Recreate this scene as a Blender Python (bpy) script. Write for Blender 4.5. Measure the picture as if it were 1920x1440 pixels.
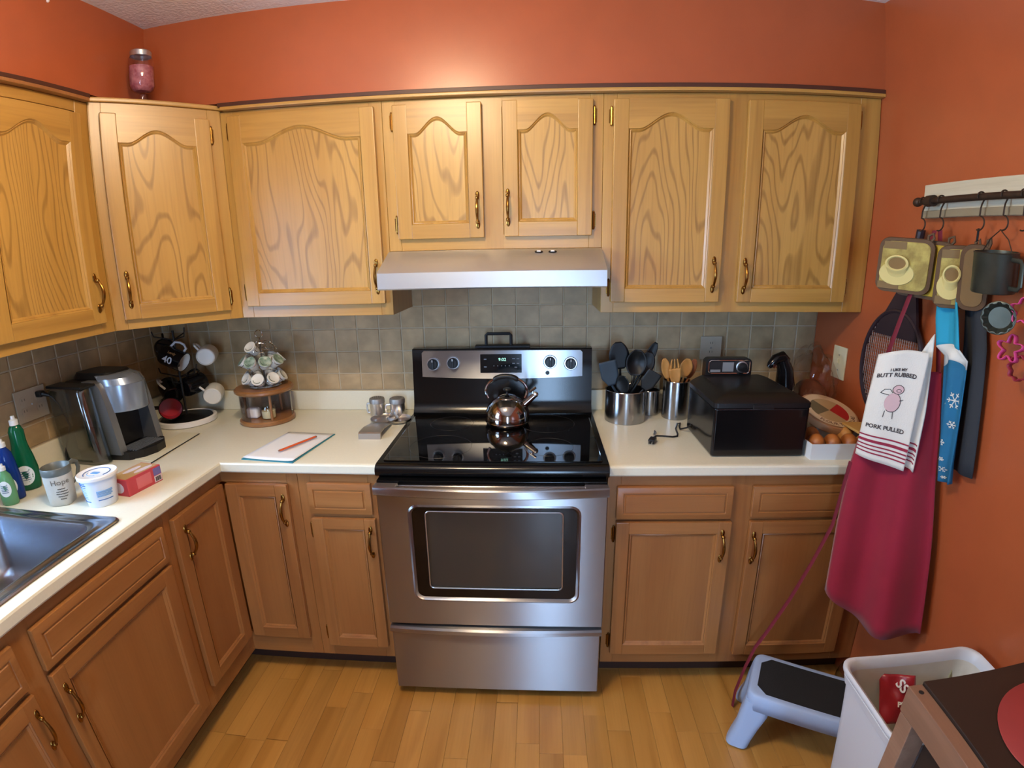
import bpy, bmesh, math, random
from mathutils import Vector, Matrix, Euler
random.seed(7)
for o in list(bpy.data.objects): bpy.data.objects.remove(o, do_unlink=True)
scene = bpy.context.scene
COL = scene.collection
PI = math.pi

# ------------------------------------------------------------------ camera (wide phone lens with barrel distortion)
cam_d = bpy.data.cameras.new('camera'); cam = bpy.data.objects.new('camera', cam_d); COL.objects.link(cam)
cam_d.type = 'PANO'; cam_d.panorama_type = 'FISHEYE_LENS_POLYNOMIAL'
cam_d.sensor_fit = 'HORIZONTAL'; cam_d.sensor_width = 36.0; cam_d.sensor_height = 27.0
cam_d.fisheye_fov = 3.0
cam_d.fisheye_polynomial_k0 = 0.0
cam_d.fisheye_polynomial_k1 = -0.054951997537811346
cam_d.fisheye_polynomial_k2 = -0.000355670749658332
cam_d.fisheye_polynomial_k3 = 8.91438293772379e-05
cam_d.fisheye_polynomial_k4 = -2.479400382426704e-06
cam_d.clip_start = 0.05
yaw, pitch, roll = -0.0519, -0.2527, -0.0165
fw = Vector((math.sin(yaw)*math.cos(pitch), math.cos(yaw)*math.cos(pitch), math.sin(pitch)))
rt = Vector((math.cos(yaw), -math.sin(yaw), 0)); up = rt.cross(fw)
rt2 = math.cos(roll)*rt + math.sin(roll)*up; up2 = -math.sin(roll)*rt + math.cos(roll)*up
M = Matrix((rt2, up2, -fw)).transposed().to_4x4(); M.translation = (0.1518, -2.1693, 1.5879)
cam.matrix_world = M
scene.camera = cam

# ------------------------------------------------------------------ colour management, world, daylight
scene.view_settings.view_transform = 'Standard'; scene.view_settings.look = 'None'
scene.view_settings.gamma = 1.0; scene.view_settings.use_curve_mapping = False
scene.view_settings.exposure = -0.2
world = bpy.data.worlds.new('sky'); scene.world = world; world.use_nodes = True
bg = world.node_tree.nodes['Background']; bg.inputs[0].default_value = (0.42, 0.66, 1.0, 1); bg.inputs[1].default_value = 34.0
def portal(loc, rot, sx, sy):
    l = bpy.data.lights.new('window_portal', 'AREA'); l.shape = 'RECTANGLE'; l.size = sx; l.size_y = sy
    l.cycles.is_portal = True
    o = bpy.data.objects.new('window_portal', l); COL.objects.link(o); o.location = loc; o.rotation_euler = rot
XL, XR = -1.578, 1.346
YB = -4.3            # wall behind the camera
CEIL = 2.441
portal((XL-0.02, -1.62, 1.55), (0, -PI/2, 0), 0.9, 0.84)
portal((0.27, YB-0.02, 1.1), (PI/2, 0, 0), 0.46, 1.85)
LAMP = (-0.26, -1.42, 2.30); LAMP_COL = '#ffe3bb'; LAMP_STRENGTH = 100.0

# ------------------------------------------------------------------ materials
def lin(h):
    if isinstance(h, str):
        h = h.lstrip('#'); c = [int(h[i:i+2], 16)/255 for i in (0, 2, 4)]
    else: c = [x/255 for x in h]
    return tuple((x/12.92 if x <= 0.04045 else ((x+0.055)/1.055)**2.4) for x in c) + (1,)
MATS = {}
def mat(name, col, rough=0.5, metal=0.0, coat=0.0, spec=0.5, trans=0.0, ior=1.45, emit=None, estr=1.0, alpha=1.0,
        noise=0.0, nscale=30.0, bump=0.0, bscale=60.0, aniso=0.0, arot=0.25, crough=0.05, tang=None, sheen=0.0, tint2=None):
    m = bpy.data.materials.new(name); m.use_nodes = True; nt = m.node_tree; b = nt.nodes['Principled BSDF']
    b.inputs['Base Color'].default_value = lin(col); b.inputs['Roughness'].default_value = rough
    b.inputs['Metallic'].default_value = metal; b.inputs['Coat Weight'].default_value = coat; b.inputs['Coat Roughness'].default_value = crough
    b.inputs['Specular IOR Level'].default_value = spec; b.inputs['Transmission Weight'].default_value = trans; b.inputs['IOR'].default_value = ior
    b.inputs['Alpha'].default_value = alpha; b.inputs['Anisotropic'].default_value = aniso; b.inputs['Anisotropic Rotation'].default_value = arot if aniso else 0.0
    if sheen: b.inputs['Sheen Weight'].default_value = sheen
    if emit: b.inputs['Emission Color'].default_value = lin(emit); b.inputs['Emission Strength'].default_value = estr
    if tang:
        tg = nt.nodes.new('ShaderNodeTangent'); tg.direction_type = 'RADIAL'; tg.axis = tang; nt.links.new(tg.outputs[0], b.inputs['Tangent'])
        b.inputs['Anisotropic Rotation'].default_value = 0.0
    tc = nt.nodes.new('ShaderNodeTexCoord')
    if noise or tint2:
        n = nt.nodes.new('ShaderNodeTexNoise'); n.inputs['Scale'].default_value = nscale; n.inputs['Detail'].default_value = 4
        nt.links.new(tc.outputs['Object'], n.inputs['Vector'])
        mx = nt.nodes.new('ShaderNodeMix'); mx.data_type = 'RGBA'
        c = lin(col); mx.inputs['A'].default_value = c
        mx.inputs['B'].default_value = lin(tint2) if tint2 else tuple(x*(1-noise) for x in c[:3]) + (1,)
        r = nt.nodes.new('ShaderNodeMapRange'); r.inputs['From Min'].default_value = 0.35; r.inputs['From Max'].default_value = 0.65
        nt.links.new(n.outputs['Fac'], r.inputs['Value']); nt.links.new(r.outputs[0], mx.inputs['Factor'])
        nt.links.new(mx.outputs['Result'], b.inputs['Base Color'])
    if bump:
        n2 = nt.nodes.new('ShaderNodeTexNoise'); n2.inputs['Scale'].default_value = bscale; n2.inputs['Detail'].default_value = 3
        nt.links.new(tc.outputs['Object'], n2.inputs['Vector'])
        bp = nt.nodes.new('ShaderNodeBump'); bp.inputs['Strength'].default_value = bump; bp.inputs['Distance'].default_value = 0.004
        nt.links.new(n2.outputs['Fac'], bp.inputs['Height']); nt.links.new(bp.outputs['Normal'], b.inputs['Normal'])
    MATS[name] = m
    return m

def oak(name, light, mid, dark, axis, contour=26.0, across=3.2, along=0.55, rough=0.38, strength=0.55, coat=0.5, rnd=0.0, thin=0.1):
    """oak: growth-ring contours of stretched noise, plus fine pores along the grain axis"""
    m = bpy.data.materials.new(name); m.use_nodes = True; nt = m.node_tree; N = nt.nodes; L = nt.links; b = N['Principled BSDF']
    tc = N.new('ShaderNodeTexCoord'); oi = N.new('ShaderNodeObjectInfo')
    off = N.new('ShaderNodeVectorMath'); off.operation = 'MULTIPLY_ADD'
    mulr = N.new('ShaderNodeMath'); mulr.operation = 'MULTIPLY'; mulr.inputs[1].default_value = 37.0
    L.new(oi.outputs['Random'], mulr.inputs[0])
    add = N.new('ShaderNodeVectorMath'); add.operation = 'ADD'
    L.new(tc.outputs['Object'], add.inputs[0]); L.new(mulr.outputs[0], add.inputs[1])
    def stretched(ac, al):
        mp = N.new('ShaderNodeMapping'); s = [ac, ac, ac]; s[axis] = al; mp.inputs['Scale'].default_value = s
        L.new(add.outputs[0], mp.inputs['Vector']); return mp
    n1 = N.new('ShaderNodeTexNoise'); n1.inputs['Scale'].default_value = 1.0; n1.inputs['Detail'].default_value = 3.0; n1.inputs['Roughness'].default_value = 0.42
    L.new(stretched(across, along).outputs[0], n1.inputs['Vector'])
    mu = N.new('ShaderNodeMath'); mu.operation = 'MULTIPLY'; mu.inputs[1].default_value = contour*2*PI/4; L.new(n1.outputs['Fac'], mu.inputs[0])
    sn = N.new('ShaderNodeMath'); sn.operation = 'SINE'; L.new(mu.outputs[0], sn.inputs[0])
    ra = N.new('ShaderNodeMapRange'); ra.inputs['From Min'].default_value = thin; ra.inputs['From Max'].default_value = 1.0
    L.new(sn.outputs[0], ra.inputs['Value'])
    n2 = N.new('ShaderNodeTexNoise'); n2.inputs['Scale'].default_value = 1.0; n2.inputs['Detail'].default_value = 3.0
    L.new(stretched(140, 5).outputs[0], n2.inputs['Vector'])
    rb = N.new('ShaderNodeMapRange'); rb.inputs['From Min'].default_value = 0.45; rb.inputs['From Max'].default_value = 0.75
    L.new(n2.outputs['Fac'], rb.inputs['Value'])
    n3 = N.new('ShaderNodeTexNoise'); n3.inputs['Scale'].default_value = 1.0; n3.inputs['Detail'].default_value = 2.0
    L.new(stretched(9, 0.8).outputs[0], n3.inputs['Vector'])
    rc = N.new('ShaderNodeMapRange'); rc.inputs['From Min'].default_value = 0.35; rc.inputs['From Max'].default_value = 0.65
    L.new(n3.outputs['Fac'], rc.inputs['Value'])
    m1 = N.new('ShaderNodeMix'); m1.data_type = 'RGBA'; m1.inputs['A'].default_value = lin(light); m1.inputs['B'].default_value = lin(mid); L.new(rc.outputs[0], m1.inputs['Factor'])
    prod = N.new('ShaderNodeMath'); prod.operation = 'MULTIPLY_ADD'; L.new(ra.outputs[0], prod.inputs[0]); prod.inputs[1].default_value = strength
    pm = N.new('ShaderNodeMath'); pm.operation = 'MULTIPLY'; pm.inputs[1].default_value = 0.22; L.new(rb.outputs[0], pm.inputs[0]); L.new(pm.outputs[0], prod.inputs[2])
    m2 = N.new('ShaderNodeMix'); m2.data_type = 'RGBA'; L.new(m1.outputs['Result'], m2.inputs['A']); m2.inputs['B'].default_value = lin(dark); L.new(prod.outputs[0], m2.inputs['Factor'])
    outc = m2.outputs['Result']
    if rnd:
        hs = N.new('ShaderNodeHueSaturation'); mr = N.new('ShaderNodeMapRange'); mr.inputs['To Min'].default_value = 1-rnd; mr.inputs['To Max'].default_value = 1+rnd
        L.new(oi.outputs['Random'], mr.inputs['Value']); L.new(mr.outputs[0], hs.inputs['Value']); L.new(outc, hs.inputs['Color']); outc = hs.outputs['Color']
    L.new(outc, b.inputs['Base Color']); b.inputs['Roughness'].default_value = rough
    b.inputs['Coat Weight'].default_value = coat; b.inputs['Coat Roughness'].default_value = 0.3
    bp = N.new('ShaderNodeBump'); bp.inputs['Strength'].default_value = 0.08; bp.inputs['Distance'].default_value = 0.002
    L.new(prod.outputs[0], bp.inputs['Height']); bp.invert = True; L.new(bp.outputs['Normal'], b.inputs['Normal'])
    MATS[name] = m
    return m

OV = oak('oak_vertical', '#b98e44', '#ac8038', '#855a25', 2, contour=14, across=14, along=0.5, strength=0.28)
OH = oak('oak_horizontal', '#b98e44', '#ac8038', '#855a25', 0, contour=14, across=14, along=0.5, strength=0.28)
OP = oak('oak_panel', '#bd934a', '#b0853d', '#77521f', 2, contour=165, across=2.9, along=0.6, strength=0.52, thin=0.45)
OVL = oak('oak_base_vertical', '#a06c3b', '#945f31', '#70431f', 2, contour=14, across=14, along=0.5, strength=0.25)  # base oaks darker than wall oaks: mostly dimmer light put into the colour
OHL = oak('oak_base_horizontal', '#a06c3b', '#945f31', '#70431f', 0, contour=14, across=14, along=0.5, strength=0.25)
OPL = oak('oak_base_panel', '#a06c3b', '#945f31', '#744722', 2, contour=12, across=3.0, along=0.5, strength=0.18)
FLM = oak('floor_strip_wood', '#bf8d48', '#b07d39', '#936227', 1, contour=14, across=9, along=0.8, strength=0.3, rough=0.32, coat=0.35, rnd=0.13)
PAINT = mat('orange_wall_paint', '#a85630', 0.34, spec=0.5, coat=0.35, crough=0.27, bump=0.05, bscale=220, noise=0.06, nscale=8)
CEILM = mat('textured_ceiling_white', '#e8e2da', 0.9, bump=0.9, bscale=90)
DARKTRIM = mat('dark_brown_trim', '#4a2a1c', 0.45)  # plain dark brown for the cabinet-top strips and the baseboard
TOE = mat('dark_toe_kick', '#3a241c', 0.5)
GROUT = mat('grout', '#b3a68e', 0.9)
LAM = mat('cream_laminate', '#dddac6', 0.32, noise=0.03, nscale=140)
STEEL = mat('brushed_steel', '#9a989a', 0.31, 1.0, aniso=1.0, tang='X')
HOODM = mat('hood_steel', '#c4c6c8', 0.38, 0.85, aniso=0.3, tang='X')
STEEL2 = mat('satin_steel', '#cfd0d2', 0.28, 0.95)
SINKM = mat('sink_steel', '#a4aab4', 0.25, 1.0)
CHROME = mat('chrome', '#d2d2d2', 0.07, 1.0)
BRASS = mat('antique_brass', '#8c6630', 0.26, 1.0)
BLACKG = mat('black_glass', '#050506', 0.03, 0.0, coat=0.6)
BLACKE = mat('black_enamel', '#0a0a0b', 0.16)
BLACKP = mat('black_plastic', '#121213', 0.38)
MATTEB = mat('matte_black', '#17181a', 0.6)
WHITEP = mat('white_plastic', '#e4e4e2', 0.4)
CREAMP = mat('cream_plastic', '#d6cfae', 0.4)
CERW = mat('white_ceramic', '#dcdcd6', 0.15)
CERB = mat('black_ceramic', '#0d0d10', 0.1)
def tile_mat():
    m = mat('tan_tile', '#a9936f', 0.42, spec=0.4)
    nt = m.node_tree; N = nt.nodes; L = nt.links; b = N['Principled BSDF']
    oi = N.new('ShaderNodeObjectInfo'); tc = N['Texture Coordinate']; ad = N.new('ShaderNodeVectorMath'); ad.operation = 'ADD'
    mu = N.new('ShaderNodeMath'); mu.operation = 'MULTIPLY'; mu.inputs[1].default_value = 53.0; L.new(oi.outputs['Random'], mu.inputs[0])
    L.new(tc.outputs['Object'], ad.inputs[0]); L.new(mu.outputs[0], ad.inputs[1])
    n = N.new('ShaderNodeTexNoise'); n.inputs['Scale'].default_value = 14; n.inputs['Detail'].default_value = 5; L.new(ad.outputs[0], n.inputs['Vector'])
    mr = N.new('ShaderNodeMapRange'); mr.inputs['From Min'].default_value = 0.3; mr.inputs['From Max'].default_value = 0.7; L.new(n.outputs['Fac'], mr.inputs['Value'])
    mx = N.new('ShaderNodeMix'); mx.data_type = 'RGBA'; mx.inputs['A'].default_value = lin('#b59c76'); mx.inputs['B'].default_value = lin('#968261'); L.new(mr.outputs[0], mx.inputs['Factor'])
    hs = N.new('ShaderNodeHueSaturation'); m2 = N.new('ShaderNodeMapRange'); m2.inputs['To Min'].default_value = 0.93; m2.inputs['To Max'].default_value = 1.07
    L.new(oi.outputs['Random'], m2.inputs['Value']); L.new(m2.outputs[0], hs.inputs['Value']); L.new(mx.outputs['Result'], hs.inputs['Color'])
    L.new(hs.outputs['Color'], b.inputs['Base Color'])
    return m
TILE = tile_mat()

# ------------------------------------------------------------------ mesh helpers
class MB:
    def __init__(self, off=(0, 0, 0)):
        self.v = []; self.f = []; self.m = []; self.o = Vector(off); self.bv = False
    def add(self, vs, fs, mi=0, T=None):
        n = len(self.v)
        for p in vs:
            p = Vector(p)
            if T is not None: p = T @ p
            self.v.append(p + self.o)
        for f in fs: self.f.append(tuple(i+n for i in f)); self.m.append(mi)
        return self
    def box(self, x0, x1, y0, y1, z0, z1, mi=0, bev=0.0, T=None, seg=2):
        bm = bmesh.new(); bmesh.ops.create_cube(bm, size=1.0)
        for v in bm.verts: v.co = Vector(((x0+x1)/2+v.co.x*(x1-x0), (y0+y1)/2+v.co.y*(y1-y0), (z0+z1)/2+v.co.z*(z1-z0)))
        if bev:
            self.bv = True; bmesh.ops.bevel(bm, geom=list(bm.edges), offset=bev, segments=seg, profile=0.5, affect='EDGES')
        self._bm(bm, mi, T); return self
    def _bm(self, bm, mi, T=None):
        bm.verts.index_update()
        self.add([v.co.copy() for v in bm.verts], [[v.index for v in f.verts] for f in bm.faces], mi, T); bm.free()
    def lathe(self, prof, n=28, c=(0, 0, 0), mi=0, T=None, cap0=True, cap1=True):
        vs = []; fs = []; k = len(prof)
        for i in range(n):
            a = 2*PI*i/n
            for r, z in prof: vs.append((c[0]+r*math.cos(a), c[1]+r*math.sin(a), c[2]+z))
        for i in range(n):
            j = (i+1) % n
            for q in range(k-1): fs.append((i*k+q, j*k+q, j*k+q+1, i*k+q+1))
        if cap0: fs.append([i*k for i in range(n)][::-1])
        if cap1: fs.append([i*k+k-1 for i in range(n)])
        return self.add(vs, fs, mi, T)
    def cyl(self, p0, p1, r0, r1=None, n=20, mi=0, T=None):
        return self.tube([p0, p1], [r0, r0 if r1 is None else r1], n, mi, T)
    def tube(self, path, r, n=10, mi=0, T=None, closed=False, flat=None):
        P = [Vector(p) for p in path]; k = len(P)
        R = r if isinstance(r, (list, tuple)) else [r]*k
        vs = []; fs = []; prev = None
        for i, p in enumerate(P):
            a = P[i-1] if (i > 0 or closed) else P[i]; b = P[(i+1) % k] if (i < k-1 or closed) else P[i]
            t = (b-a).normalized()
            if prev is None:
                h = Vector((0, 0, 1)) if abs(t.z) < 0.9 else Vector((1, 0, 0)); u = t.cross(h).normalized()
            else: u = (prev - t*prev.dot(t)).normalized()
            prev = u; w = t.cross(u)
            for q in range(n):
                an = 2*PI*q/n; s = (flat if flat else 1.0)
                vs.append(p + u*math.cos(an)*R[i] + w*math.sin(an)*R[i]*s)
        for i in range(k-1 if not closed else k):
            j = (i+1) % k
            for q in range(n): fs.append((i*n+q, i*n+(q+1) % n, j*n+(q+1) % n, j*n+q))
        if not closed: fs.append(list(range(n))[::-1]); fs.append([(k-1)*n+q for q in range(n)])
        return self.add(vs, fs, mi, T)
    def prism(self, pts, axis, a, b, mi=0, T=None):
        """outline pts (2D) extruded along axis from a to b. axis x: pts=(y,z); y: (x,z); z: (x,y)"""
        def P(p, s): return {'x': (s, p[0], p[1]), 'y': (p[0], s, p[1]), 'z': (p[0], p[1], s)}[axis]
        n = len(pts); vs = [P(p, a) for p in pts] + [P(p, b) for p in pts]
        fs = [list(range(n))[::-1], list(range(n, 2*n))] + [(i, (i+1) % n, n+(i+1) % n, n+i) for i in range(n)]
        return self.add(vs, fs, mi, T)
    def ball(self, c, r, nu=16, nv=10, mi=0, T=None):
        rx, ry, rz = r if isinstance(r, (list, tuple)) else (r, r, r)
        vs = [(c[0], c[1], c[2]-rz)]; fs = []
        for j in range(1, nv):
            ph = -PI/2 + PI*j/nv
            for i in range(nu):
                a = 2*PI*i/nu; vs.append((c[0]+rx*math.cos(ph)*math.cos(a), c[1]+ry*math.cos(ph)*math.sin(a), c[2]+rz*math.sin(ph)))
        vs.append((c[0], c[1], c[2]+rz)); T_ = len(vs)-1
        for i in range(nu):
            k = (i+1) % nu
            fs.append((0, 1+k, 1+i)); fs.append((T_, 1+(nv-2)*nu+i, 1+(nv-2)*nu+k))
            for j in range(nv-2): fs.append((1+j*nu+i, 1+j*nu+k, 1+(j+1)*nu+k, 1+(j+1)*nu+i))
        return self.add(vs, fs, mi, T)
    def grid(self, fn, nu, nv, mi=0, T=None, wrap=False):
        vs = [fn(i/(nu), j/(nv)) for i in range(nu+1) for j in range(nv+1)]
        fs = [(i*(nv+1)+j, (i+1)*(nv+1)+j, (i+1)*(nv+1)+j+1, i*(nv+1)+j+1) for i in range(nu) for j in range(nv)]
        return self.add(vs, fs, mi, T)
    def loft(self, loops, mi=0, cap0=False, cap1=False, T=None):
        n = len(loops[0]); vs = [p for l in loops for p in l]; fs = []
        for k in range(len(loops)-1):
            for i in range(n): fs.append((k*n+i, k*n+(i+1) % n, (k+1)*n+(i+1) % n, (k+1)*n+i))
        if cap0: fs.append(list(range(n))[::-1])
        if cap1: fs.append([(len(loops)-1)*n+i for i in range(n)])
        return self.add(vs, fs, mi, T)
    def mesh(self, me, mi=0, T=None):
        return self.add([v.co.copy() for v in me.vertices], [list(p.vertices) for p in me.polygons], mi, T)
    def build(self, name, mats, parent=None, org=None, smooth=32, solid=0.0, fixn=True):
        me = bpy.data.meshes.new(name)
        po = ORG.get(parent.name, Vector()) if parent else Vector()
        org = Vector(org) if org is not None else (Vector() if parent else Vector())
        me.from_pydata([p-org for p in self.v], [], self.f)
        mats = mats if isinstance(mats, (list, tuple)) else [mats]
        for m in mats: me.materials.append(m)
        for p, mi in zip(me.polygons, self.m): p.material_index = min(mi, len(mats)-1)
        me.update()
        if fixn:
            bm = bmesh.new(); bm.from_mesh(me); bmesh.ops.recalc_face_normals(bm, faces=bm.faces); bm.to_mesh(me); bm.free()
        if smooth:
            for p in me.polygons: p.use_smooth = True
            me.set_sharp_from_angle(angle=math.radians(smooth))
        o = bpy.data.objects.new(name, me); COL.objects.link(o)
        if parent: o.parent = parent
        o.location = org - po
        ORG[o.name] = org
        if smooth and self.bv:
            wn = o.modifiers.new('weighted_normal', 'WEIGHTED_NORMAL'); wn.weight = 100; wn.keep_sharp = True
        if solid:
            s = o.modifiers.new('thickness', 'SOLIDIFY'); s.thickness = solid; s.offset = 0
        return o
ORG = {}
def tag(o, label, cat, group=None):
    o['label'] = label; o['category'] = cat
    if group: o['group'] = group
    return o
def thing(name, label, cat, loc=(0, 0, 0), rz=0.0, group=None, rot=None):
    o = bpy.data.objects.new(name, None); COL.objects.link(o); o.empty_display_size = 0.05
    o.location = loc; o.rotation_euler = rot if rot is not None else (0, 0, rz); ORG[o.name] = Vector()
    return tag(o, label, cat, group)
def solo(mb, name, mats, label, cat, org, group=None, rz=0.0, **k):
    """thing that is one mesh; mb in world coordinates unless rz is used"""
    return tag(mb.build(name, mats, None, org, **k), label, cat, group)
def struct(mb, name, mats, parent=None, org=None, **k):
    o = mb.build(name, mats, parent, org, **k)
    if parent is None: o['kind'] = 'structure'
    return o
def neg(p): return (-p[0], -p[1], -p[2])
def arc(cx, cy, r, a0, a1, n): return [(cx+r*math.cos(a0+(a1-a0)*i/n), cy+r*math.sin(a0+(a1-a0)*i/n)) for i in range(n+1)]
def rrect(x0, x1, y0, y1, r, n=5):
    return arc(x1-r, y0+r, r, -PI/2, 0, n)+arc(x1-r, y1-r, r, 0, PI/2, n)+arc(x0+r, y1-r, r, PI/2, PI, n)+arc(x0+r, y0+r, r, PI, 1.5*PI, n)
def text_mesh(s, size, ext=0.0004, align='CENTER', bold=0.0):
    cu = bpy.data.curves.new('t', 'FONT'); cu.body = s; cu.size = size; cu.extrude = ext; cu.align_x = align; cu.align_y = 'CENTER'; cu.offset = bold; cu.resolution_u = 3
    ob = bpy.data.objects.new('t', cu); me = bpy.data.meshes.new_from_object(ob)
    bpy.data.objects.remove(ob); bpy.data.curves.remove(cu)
    return me
def frameT(o, ux, uz):
    """matrix: local x->ux, y->uz(up), z-> ux x uz, at o"""
    ux = Vector(ux).normalized(); uz = Vector(uz); uz = (uz-ux*uz.dot(ux)).normalized(); w = ux.cross(uz)
    m = Matrix((ux, uz, w)).transposed().to_4x4(); m.translation = Vector(o); return m
def dup(root, loc, rot, label=None, group=None):
    r = root.copy(); COL.objects.link(r); r.location = loc; r.rotation_euler = rot
    if label: r['label'] = label
    if group: r['group'] = group
    for ch in list(root.children):
        c = ch.copy(); COL.objects.link(c); c.parent = r
        for g in list(ch.children):
            d = g.copy(); COL.objects.link(d); d.parent = c
    return r
#==SETTING==
# ------------------------------------------------------------------ the room
def glass_mat(name, tint=(1, 1, 1), refl=1.0, rough=0.02, fac=None):
    m = bpy.data.materials.new(name); m.use_nodes = True; nt = m.node_tree; N = nt.nodes; L = nt.links
    N.remove(N['Principled BSDF']); out = N['Material Output']
    t = N.new('ShaderNodeBsdfTransparent'); t.inputs[0].default_value = (*tint, 1); g = N.new('ShaderNodeBsdfGlossy'); g.inputs['Roughness'].default_value = rough
    mx = N.new('ShaderNodeMixShader'); fr = N.new('ShaderNodeLayerWeight'); fr.inputs[0].default_value = 0.5
    pw = N.new('ShaderNodeMath'); pw.operation = 'POWER'; pw.inputs[1].default_value = 4.0; L.new(fr.outputs['Facing'], pw.inputs[0])
    mu = N.new('ShaderNodeMath'); mu.operation = 'MULTIPLY_ADD'; mu.inputs[1].default_value = refl*0.9; mu.inputs[2].default_value = 0.04+(fac or 0.0); mu.use_clamp = True
    L.new(pw.outputs[0], mu.inputs[0]); L.new(mu.outputs[0], mx.inputs[0]); L.new(t.outputs[0], mx.inputs[1]); L.new(g.outputs[0], mx.inputs[2]); L.new(mx.outputs[0], out.inputs[0])
    return m
PANE = glass_mat('window_glass')
# floor slab, with separate wood strips laid on it where the photograph shows them
YS = -1.7
mb = MB().box(XL-0.1, XR+0.1, YB-0.1, 0.1, -0.06, -0.004).box(XL, XR, YB, YS, -0.004, 0.0)
FLOOR = struct(mb, 'floor', FLM, smooth=0)
strip_me = {}
SW = 0.0785
for i in range(-14, 18):
    x0 = i*SW
    if x0+SW < -1.06 or x0 > XR: continue
    y = -0.5 + random.uniform(0, 0.3)
    while y > YS:
        ln = random.choice((0.28, 0.36, 0.44))
        a, b_ = max(y-ln, YS), min(y, -0.49)
        if b_-a > 0.03:
            key = round(b_-a, 2)
            if key not in strip_me:
                o = MB().box(-SW/2+0.0003, SW/2-0.0003, -(b_-a)/2+0.0003, (b_-a)/2-0.0003, -0.004, 0.0, bev=0.0005, seg=1).build('floor_strip', FLM, FLOOR, org=(0, 0, 0), smooth=0)
                strip_me[key] = o.data
            else:
                o = bpy.data.objects.new('floor_strip', strip_me[key]); COL.objects.link(o); o.parent = FLOOR
            w = min(x0+SW, XR)-x0
            o.location = (x0+SW/2 if w > SW*0.99 else x0+w/2, (a+b_)/2, 0)
            if w < SW*0.99: o.scale.x = w/SW
        y -= ln
struct(MB().box(XL-0.1, XR+0.1, YB-0.1, 0.1, CEIL, CEIL+0.1), 'ceiling', CEILM, smooth=0)
WB = struct(MB().box(XL-0.1, XR+0.1, 0.0, 0.1, 0, CEIL), 'wall_back', PAINT, smooth=0)
# left wall with the window over the sink
WY0, WY1, WZ0, WZ1 = -2.04, -1.20, 1.10, 2.00
mb = MB().box(XL-0.12, XL, YB, WY0, 0, CEIL).box(XL-0.12, XL, WY1, 0, 0, CEIL).box(XL-0.12, XL, WY0, WY1, 0, WZ0).box(XL-0.12, XL, WY0, WY1, WZ1, CEIL)
WL = struct(mb, 'wall_left', PAINT, smooth=0)
struct(MB().box(XR, XR+0.1, YB-0.1, 0.1, 0, CEIL), 'wall_right', PAINT, smooth=0)
DX0, DX1, DZ1 = 0.04, 0.50, 2.03
mb = MB().box(XL-0.1, DX0, YB-0.12, YB, 0, CEIL).box(DX1, XR+0.1, YB-0.12, YB, 0, CEIL).box(DX0, DX1, YB-0.12, YB, DZ1, CEIL)
struct(mb, 'wall_front', mat('beige_wall_paint', '#b9ab98', 0.6), smooth=0)
mb = MB()
for a, b_, c, d in ((WY0, WY1, WZ0, WZ0+0.05), (WY0, WY1, WZ1-0.05, WZ1), (WY0, WY0+0.05, WZ0+0.05, WZ1-0.05), (WY1-0.05, WY1, WZ0+0.05, WZ1-0.05), (WY0+0.05, WY1-0.05, 1.53, 1.57)):
    mb.box(XL-0.09, XL-0.03, a, b_, c, d, bev=0.004)
W1 = struct(mb, 'window_1', WHITEP)
MB().box(XL-0.063, XL-0.059, WY0+0.05, WY1-0.05, WZ0+0.05, WZ1-0.05).build('pane', PANE, W1, smooth=0)
MB().box(XL-0.03, XL+0.05, WY0-0.04, WY1+0.04, WZ0-0.03, WZ0, bev=0.005).build('window_sill', WHITEP, W1)
mb = MB()
for a, b_, c, d in ((DX0, DX0+0.05, 0, DZ1), (DX1-0.05, DX1, 0, DZ1), (DX0+0.05, DX1-0.05, 0, 0.12), (DX0+0.05, DX1-0.05, DZ1-0.07, DZ1)):
    mb.box(a, b_, YB-0.09, YB-0.04, c, d, bev=0.004)
D1 = struct(mb, 'door_1', WHITEP)
MB().box(DX0+0.05, DX1-0.05, YB-0.067, YB-0.063, 0.12, DZ1-0.07).build('pane', PANE, D1, smooth=0)
# soffit over the wall cabinets
SZ = 2.140
struct(MB().prism([(XL, 0), (XR, 0), (XR, -0.318), (XL+0.318, -0.318), (XL+0.318, -2.3), (XL, -2.3)], 'z', SZ, CEIL), 'wall_soffit', PAINT, smooth=0)
# dark strip and oak mouldings where the cabinets meet the soffit
T1 = struct(MB().box(XL+0.605, XR, -0.326, -0.30, SZ-0.014, SZ, bev=0.002), 'trim_1', DARKTRIM)
T2 = struct(MB().box(XL+0.615, XR, -0.329, -0.30, SZ-0.026, SZ-0.014, bev=0.003), 'trim_2', OH)
T3 = struct(MB().box(XL+0.30, XL+0.326, -1.115, -0.61, SZ-0.014, SZ, bev=0.002), 'trim_3', DARKTRIM)
T4 = struct(MB().box(XL+0.30, XL+0.329, -1.115, -0.615, SZ-0.026, SZ-0.014, bev=0.003), 'trim_4', OVL)
struct(MB().box(XR-0.012, XR, -3.0, -0.64, 0, 0.085, bev=0.003), 'baseboard_right', DARKTRIM)
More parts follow.
